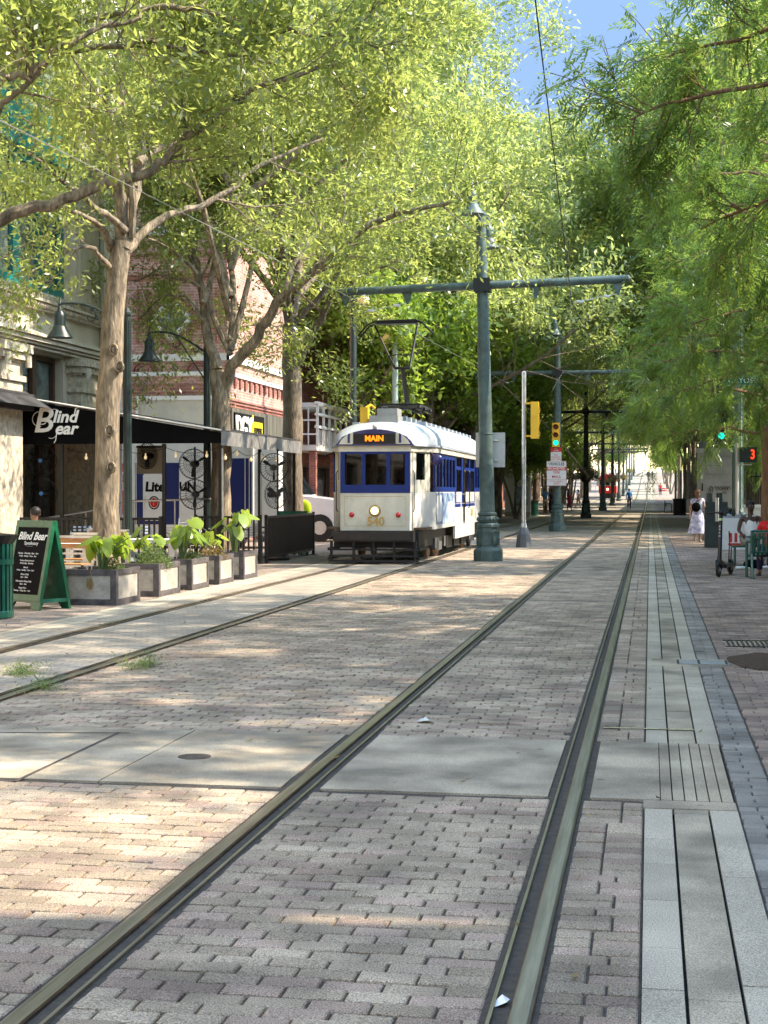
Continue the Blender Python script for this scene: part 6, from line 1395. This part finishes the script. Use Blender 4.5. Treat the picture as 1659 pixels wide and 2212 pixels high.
D=np.stack([r.normal(0,1,n),r.normal(0,1,n),np.zeros(n)],1); V=leaves_at(C,D,r,1,.055,.018,.0,flat=6); V[:,:,2]=np.clip(V[:,:,2],.006,.03); tag(quads_mesh('fallen_leaves',V,'dry_leaf'),'dry fallen leaves scattered over sidewalk and tracks','leaves',kind='stuff')
pc=thing('paper_scrap','white paper scrap lying in the groove of the near right rail','paper',(-.455,4.78,.0)); mb=MB(); mb.add([(-.02,-.03,-.005),(.02,-.025,.012),(.025,.03,.004),(0,.04,.015),(-.02,.02,.0)],[(0,1,2,3,4)]); mb.build('paper','cloth_white',pc)
cup=thing('crushed_wrapper','pale wrapper lying between the near rails','litter',G(917,1560)); mb=MB(); mb.add([(-.05,-.03,.005),(.04,-.035,.02),(.05,.03,.005),(.0,.05,.03),(-.05,.03,.006)],[(0,1,2,3,4)]); mb.build('wrapper','plastic_clear',cup)
mb=MB(); a,b=G(1303,1573),G(1500,1578); mb.add([(a.x,a.y-.02,.006),(b.x,b.y-.02,.006),(b.x,b.y+.02,.006),(a.x,a.y+.02,.006)],[(0,1,2,3)]); tag(mb.build('yellow_mark','faint_yellow'),kind='structure')
# ------------------------------------------------------------ far things
rt=thing('distant_streetcar','small orange red and cream trolley far down the left track with lit headlamp','streetcar',(-5.7,212,zt(212))); mb=MB(); mb.box(-1.2,0,.7,1.2,9,1.7); mb.build('body','mural_red',rt); mb=MB(); mb.box(-1.2,.02,1.7,1.2,9,2.6); mb.build('upper_body','stucco',rt); mb=MB(); mb.prism([(-1.3,2.6),(1.3,2.6),(1.0,3.0),(.5,3.3),(-.5,3.3),(-1.0,3.0)],'y',-.1,9.1); mb.build('roof','mural_red',rt)
for x in (-.75,0,.75): mb=MB(); mb.box(x-.28,-.03,1.8,x+.28,-.001,2.5); mb.build('windscreen','car_glass',rt)
mb=MB(); mb.ball((0,-.05,1.25),.16,8); mb.build('headlight','lamp_glow',rt); mb=MB(); mb.box(-1.1,.1,.2,1.1,8.9,.7); mb.build('underframe','under_black',rt)
# poster shelter
sh=thing('poster_shelter','white poster kiosk with a blue advert on the left sidewalk, right of the silver pole','kiosk',(-8.2,97,0)); mb=MB(); mb.box(-.8,0,.3,.8,.3,2.4); mb.prism([(-.9,2.4),(.9,2.4),(.3,2.8),(-.9,3.0)],'y',-.05,.35); mb.build('case','mural_white',sh); mb=MB(); mb.box(-.1,-.02,.7,.6,-.001,1.9); mb.build('poster','ad_blue',sh); mb=MB(); mb.box(-.8,-.3,0,.8,.3,.3); mb.build('plinth','stucco',sh)
# barricades & distant bits
for i,(x,y,c_) in enumerate(((1.9,235,'mural_red'),)):
    t=thing('barricade','orange and white street barricade far along the right sidewalk','barricade',(x,y,zt(y)),scale=.7); mb=MB(); mb.box(-.9,-.03,.55,.9,.03,.8);mb.box(-.9,-.03,.95,.9,.03,1.2); mb.build('boards','sign_red',t); mb=MB(); mb.box(-.7,-.2,0,-.6,.2,1.25);mb.box(.6,-.2,0,.7,.2,1.25); mb.build('legs','white_sign',t)
# ------------------------------------------------------------ people
def skin_mesh(J,E,mname,name,parent,sub=1,loc=None):
    """J: {name:(pos,r)}; E: list of (a,b); grows one continuous surface"""
    keys=list(J); idx={k:i for i,k in enumerate(keys)}; me=bpy.data.meshes.new('s'); me.from_pydata([J[k][0] for k in keys],[(idx[a],idx[b]) for a,b in E],[])
    o=bpy.data.objects.new('s',me); COL.objects.link(o); o.modifiers.new('k','SKIN'); sv=me.skin_vertices[0].data
    for k,i in idx.items():
        r=J[k][1]; r=(r,r) if not hasattr(r,'__len__') else r; sv[i].radius=r; sv[i].use_root=(i==0)
    m2=o.modifiers.new('s','SUBSURF'); m2.levels=sub; m2.render_levels=sub
    dg=bpy.context.evaluated_depsgraph_get(); dg.update(); nm=bpy.data.meshes.new_from_object(o.evaluated_get(dg)); bpy.data.objects.remove(o); nm.name=name
    nm.materials.clear(); nm.materials.append(M[mname]); nm.polygons.foreach_set('use_smooth',[True]*len(nm.polygons)); r=bpy.data.objects.new(name,nm); COL.objects.link(r)
    if parent is not None:r.parent=parent
    return r
def person(label,loc,rz,pose='stand',skin='skin_mid',hair='hair_dark',top='cloth_white',bottom='cloth_tan',h=1.7,sleeve=.5,legs=1.0,dress=False,longhair=False,vest=False,bag=False,arms=None,shoes='black_metal',group=None,step=.18):
    """facing -Y in local space"""
    t=thing('person',label,'person',loc,rz,group); k=h/1.72; t.scale=(k,k,k); V=Vector
    if pose=='sit':
        pel=V((0,.05,.56)); kn=[V((s*.13,-.42,.52)) for s in(-1,1)]; an=[V((s*.13,-.40,.10)) for s in(-1,1)]; lean=.06
    else:
        pel=V((0,0,.96)); st=step if pose=='walk' else .0
        kn=[V((-.09,-.06-st*.6,.53)),V((.09,-.02+st*.25,.52))]; an=[V((-.09,-st*1.1,.09)),V((.09,st*1.2,.10+st*.25))]; lean=-.02 if pose=='walk' else 0
    up=lambda z,y=0: pel+V((0,lean*z/.5+y,z))
    sh=[up(.47)+V((s*.18,0,0)) for s in(-1,1)]
    if arms=='rest': el=[sh[0]+V((-.08,-.08,-.27)),sh[1]+V((.08,-.1,-.26))]; wr=[el[0]+V((.04,-.2,-.08)),el[1]+V((-.02,-.22,-.1))]
    elif arms=='chin': el=[sh[0]+V((-.04,-.18,-.22)),sh[1]+V((.04,-.2,-.2))]; wr=[el[0]+V((.12,-.12,.16)),el[1]+V((-.12,-.12,.15))]
    else:
        sw=.12 if pose=='walk' else .02; el=[sh[0]+V((-.05,sw*.5,-.28)),sh[1]+V((.05,-sw*.6,-.28))]; wr=[el[0]+V((-.01,sw*.3-.04,-.25)),el[1]+V((.01,-sw-.05,-.24))]
    J={'pel':(pel,(.15,.11)),'wst':(up(.16),(.125,.095)),'chs':(up(.36),(.155,.11)),'nkb':(up(.50),(.075,.07)),'nk':(up(.565,-.01),.052),'jaw':(up(.63,-.025),(.066,.08)),'hd':(up(.70,-.015),(.078,.095)),'top':(up(.765,-.005),(.06,.07)),'nose':(up(.665,-.115),.016)}
    E_=[('pel','wst'),('wst','chs'),('chs','nkb'),('nkb','nk'),('nk','jaw'),('jaw','hd'),('hd','top'),('jaw','nose')]
    for i,s in enumerate((-1,1)):
        n='LR'[i]; J['hip'+n]=(pel+V((s*.09,0,-.06)) if pose!='sit' else pel+V((s*.1,-.06,-.02)),.09); J['kn'+n]=(kn[i],.056); J['cf'+n]=(kn[i].lerp(an[i],.35)+V((0,.015,0)),.055); J['an'+n]=(an[i],.037); J['to'+n]=(an[i]+V((s*.02,-.15,-.055)),(.04,.028))
        J['th'+n]=(J['hip'+n][0].lerp(kn[i],.4),.08)
        J['sh'+n]=(sh[i],.058); J['el'+n]=(el[i],.04); J['wr'+n]=(wr[i],.026); d=(wr[i]-el[i]).normalized(); J['pm'+n]=(wr[i]+d*.07,(.038,.018))
        E_+=[('pel','hip'+n),('hip'+n,'th'+n),('th'+n,'kn'+n),('kn'+n,'cf'+n),('cf'+n,'an'+n),('an'+n,'to'+n),('chs','sh'+n),('sh'+n,'el'+n),('el'+n,'wr'+n),('wr'+n,'pm'+n)]
        o=d.cross(V((1,0,0))).normalized() if abs(d.x)<.8 else d.cross(V((0,0,1))).normalized(); c=o.cross(d)
        for q in range(4):
            off=o*(q-1.5)*.02; L_=(.065,.08,.075,.055)[q]; a='f%d%s'%(q,n); J[a+'a']=(wr[i]+d*.095+off,.0095); J[a+'b']=(wr[i]+d*(.095+L_*.55)+off+c*.008*s,.0085); J[a+'c']=(wr[i]+d*(.095+L_*.85)+off+c*.03*s,.007); E_+=[('pm'+n,a+'a'),(a+'a',a+'b'),(a+'b',a+'c')]
        J['tb'+n]=(wr[i]+d*.05-o*.045,.011); J['tc'+n]=(wr[i]+d*.09-o*.058,.008); E_+=[('pm'+n,'tb'+n),('tb'+n,'tc'+n)]
    skin_mesh(J,E_,skin,'body',t)
    hp=up(.70)
    for s in (-1,1):
        m_=MB(); m_.ball((s*.032,hp.y-.094,hp.z+.005),.011,6); m_.build('eye','cloth_grey',t,True); m_=MB(); m_.ball((s*.083,hp.y+.0,hp.z-.02),.025,6,0,(.4,.8,1.2)); m_.build('ear',skin,t,True)
    m_=MB(); m_.box(-.028,hp.y-.112,hp.z-.075,.028,hp.y-.1,hp.z-.066); m_.build('mouth','cloth_red' if False else 'lens_dark',t)
    m_=MB(); m_.ball((0,hp.y+.02,hp.z+.04),.105,8,0,(.92,1.0,.82))
    if longhair: m_.ball((0,hp.y+.06,hp.z-.07),.08,8,0,(.9,.6,1.7))
    m_.v=[(x,y,z) for x,y,z in m_.v]; m_.build('hair',hair,t,True)
    def grow(ks,es,f,extra,m__,nm):
        JJ={}
        for kk in ks:
            p,r=J[kk]; r=(r,r) if not hasattr(r,'__len__') else r; JJ[kk]=(p,tuple(a*f+extra for a in r))
        return JJ,es
    ks=['chs','wst','pel','nkb']; es=[('chs','wst'),('wst','pel'),('chs','nkb')]; JJ,_=grow(ks,es,1.12 if vest else 1.06,.022 if vest else .012,0,0); JJ['nkb']=(up(.47),(.09,.075))
    if not vest:
        for n in 'LR':
            JJ['sh'+n]=(J['sh'+n][0],.068); q=J['sh'+n][0].lerp(J['el'+n][0],sleeve if sleeve<=1 else 1); JJ['sl'+n]=(q,.058); es=es+[('chs','sh'+n),('sh'+n,'sl'+n)]
            if sleeve>1: JJ['wr'+n]=(J['wr'+n][0],.042); es=es+[('sl'+n,'wr'+n)]
    else:
        for i,s in enumerate((-1,1)): JJ['st%d'%i]=(up(.50)+V((s*.1,0,0)),(.035,.085)); es=es+[('chs','st%d'%i)]
    skin_mesh(JJ,es,top,'shirt',t)
    if dress:
        m_=MB(); prof=[]
        zz=[(.14,1.1),(.19,.95),(.22,.8),(.25,.6),(.28,.42),(.31,.3)]; n=20; o=len(m_.v)
        for r_,z in zz:
            for j in range(n): a=2*PI*j/n; f=1+.07*sin(a*6+z*4)*(1.1-z); m_.v.append((r_*f*cos(a),r_*.8*f*sin(a)+.02,z))
        for i in range(len(zz)-1):
            for j in range(n): a=i*n+j; b=i*n+(j+1)%n; m_.f.append((a,b,b+n,a+n)); m_.m.append(0)
        m_.build('skirt',top,t,True)
    else:
        JJ={}; es=[]; JJ['pel']=(J['pel'][0]+V((0,0,.02)),(.165,.125))
        for n in 'LR':
            JJ['hip'+n]=(J['hip'+n][0],.105); JJ['th'+n]=(J['th'+n][0],.095); es+=[('pel','hip'+n),('hip'+n,'th'+n)]
            q=J['kn'+n][0]; JJ['kn'+n]=(q,.075); es+=[('th'+n,'kn'+n)]
            if legs>.6: JJ['an'+n]=(J['an'+n][0]+V((0,0,.03)),.06); es+=[('kn'+n,'an'+n)]
        skin_mesh(JJ,es,bottom,'trousers',t)
    for i,s in enumerate((-1,1)):
        m_=MB(); a=an[i]; m_.ball((a.x+s*.01,a.y-.06,a.z-.045),.055,7,0,(.85,2.3,.75)); m_.build('shoe',shoes,t,True)
    if bag:
        m_=MB(); b_=up(.22); m_.ball((.05,b_.y+.2,b_.z),.15,8,0,(1,.6,1.1)); m_.tube([(.15,b_.y+.1,b_.z),(.05,b_.y+.15,b_.z+.2),(-.12,b_.y+.05,b_.z+.3)],.012,5); bo=m_.build('bag','black_fabric',t,True)
    return t
person('woman in a lavender flowered dress with a black bag, walking away on right sidewalk',(1.47,49.2,0),PI,'walk','skin_light','hair_red','dress',dress=True,longhair=True,bag=True,h=1.6,step=.1,shoes='stucco')
person('seated man in a white sleeveless vest facing the viewer, beside the bench',(2.12,33.4,-.02),.15,'sit','skin_dark','hair_dark','cloth_white','cloth_grey',vest=True,arms='rest',h=1.78)
person('streetcar driver in dark clothes behind the middle windscreen',(TX+.15,TY+1.0,.79),0,'sit','skin_light','hair_dark','cloth_navy','cloth_navy',h=1.72)
# stool under the man
stl=thing('stool','low bench seat under the man in the white vest','seat',(2.12,33.5,0)); mb=MB(); mb.box(-.4,-.2,.41,.4,.25,.45); mb.build('seat','bench_green',stl)
for sx in (-1,1): mb=MB(); mb.box(sx*.36,-.15,0,sx*.32,.2,.409); mb.build('leg','bench_green',stl)
person('person in a red shirt sitting on the green bench with back to the viewer',(2.22,29.5,-.04),PI+.1,'sit','skin_mid','hair_grey','cloth_red','cloth_navy',arms='rest',h=1.72,sleeve=.6)
person('person in a white shirt leaning over a table at the left edge of the patio',(-10.9,26.1,-.04),-2.4,'sit','skin_mid','hair_dark','cloth_white','cloth_navy',arms='chin',h=1.7,sleeve=1.4)
sx_=thing('wooden_chair','chair under the person in the white shirt at the left edge','chair',(-10.9,26.1,0),-2.4,'wood slatted chairs left of the pale trunk')
for s in (-1,1):
    for y in (-.2,.2): mb=MB(); mb.box(s*.22,y-.02,0,s*.18,y+.02,.429); mb.build('leg','alu',sx_)
mb=MB(); mb.box(-.24,-.24,.43,.24,.24,.46); mb.build('seat','wood',sx_)
GP='walkers farther down the street'
person('man in light blue shirt and tan shorts standing left of the prohibition sign',(-7.35,110,0),PI,'stand','skin_mid','hair_grey','cloth_blue','cloth_tan',legs=.5,group=GP,h=1.8)
person('dark clothed person beside the man in the light blue shirt',(-7.0,112,0),.6,'stand','skin_dark','hair_dark','cloth_navy','cloth_navy',group=GP,h=1.72)
person('girl in a pink shirt walking on the left sidewalk',(-6.15,120,0),-.8,'walk','skin_dark','hair_dark','cloth_pink','cloth_pink',legs=.5,h=1.5,group=GP)
person('white shirted person on the left sidewalk, farther than the girl in pink',(-6.5,142,0),2.2,'walk','skin_dark','hair_dark','cloth_white','cloth_tan',h=1.7,group=GP)
person('dark clothed person left of the bending one, behind the first flower basket pole',(-7.3,141,0),1.0,'stand','skin_dark','hair_dark','cloth_navy','cloth_navy',h=1.75,group=GP)
person('person in bright blue shirt and dark trousers walking on the far track',(-1.75,133,zt(133)),PI,'walk','skin_dark','hair_dark','cloth_bright_blue','cloth_navy',h=1.72,group=GP,sleeve=1.3)
person('distant walker in dark clothes near the top of the rise',(-.4,330,zt(330)),0,'walk','skin_mid','hair_dark','cloth_navy','cloth_navy',h=1.75,group=GP)
person('distant walker in grey near the top of the rise',(.5,334,zt(334)),0,'walk','skin_mid','hair_dark','cloth_grey','cloth_navy',h=1.75,group=GP)
person('distant person in red standing at the right kerb on the rise',(1.5,226,zt(226)),0,'stand','skin_mid','hair_dark','cloth_red','cloth_navy',h=1.75,group=GP)
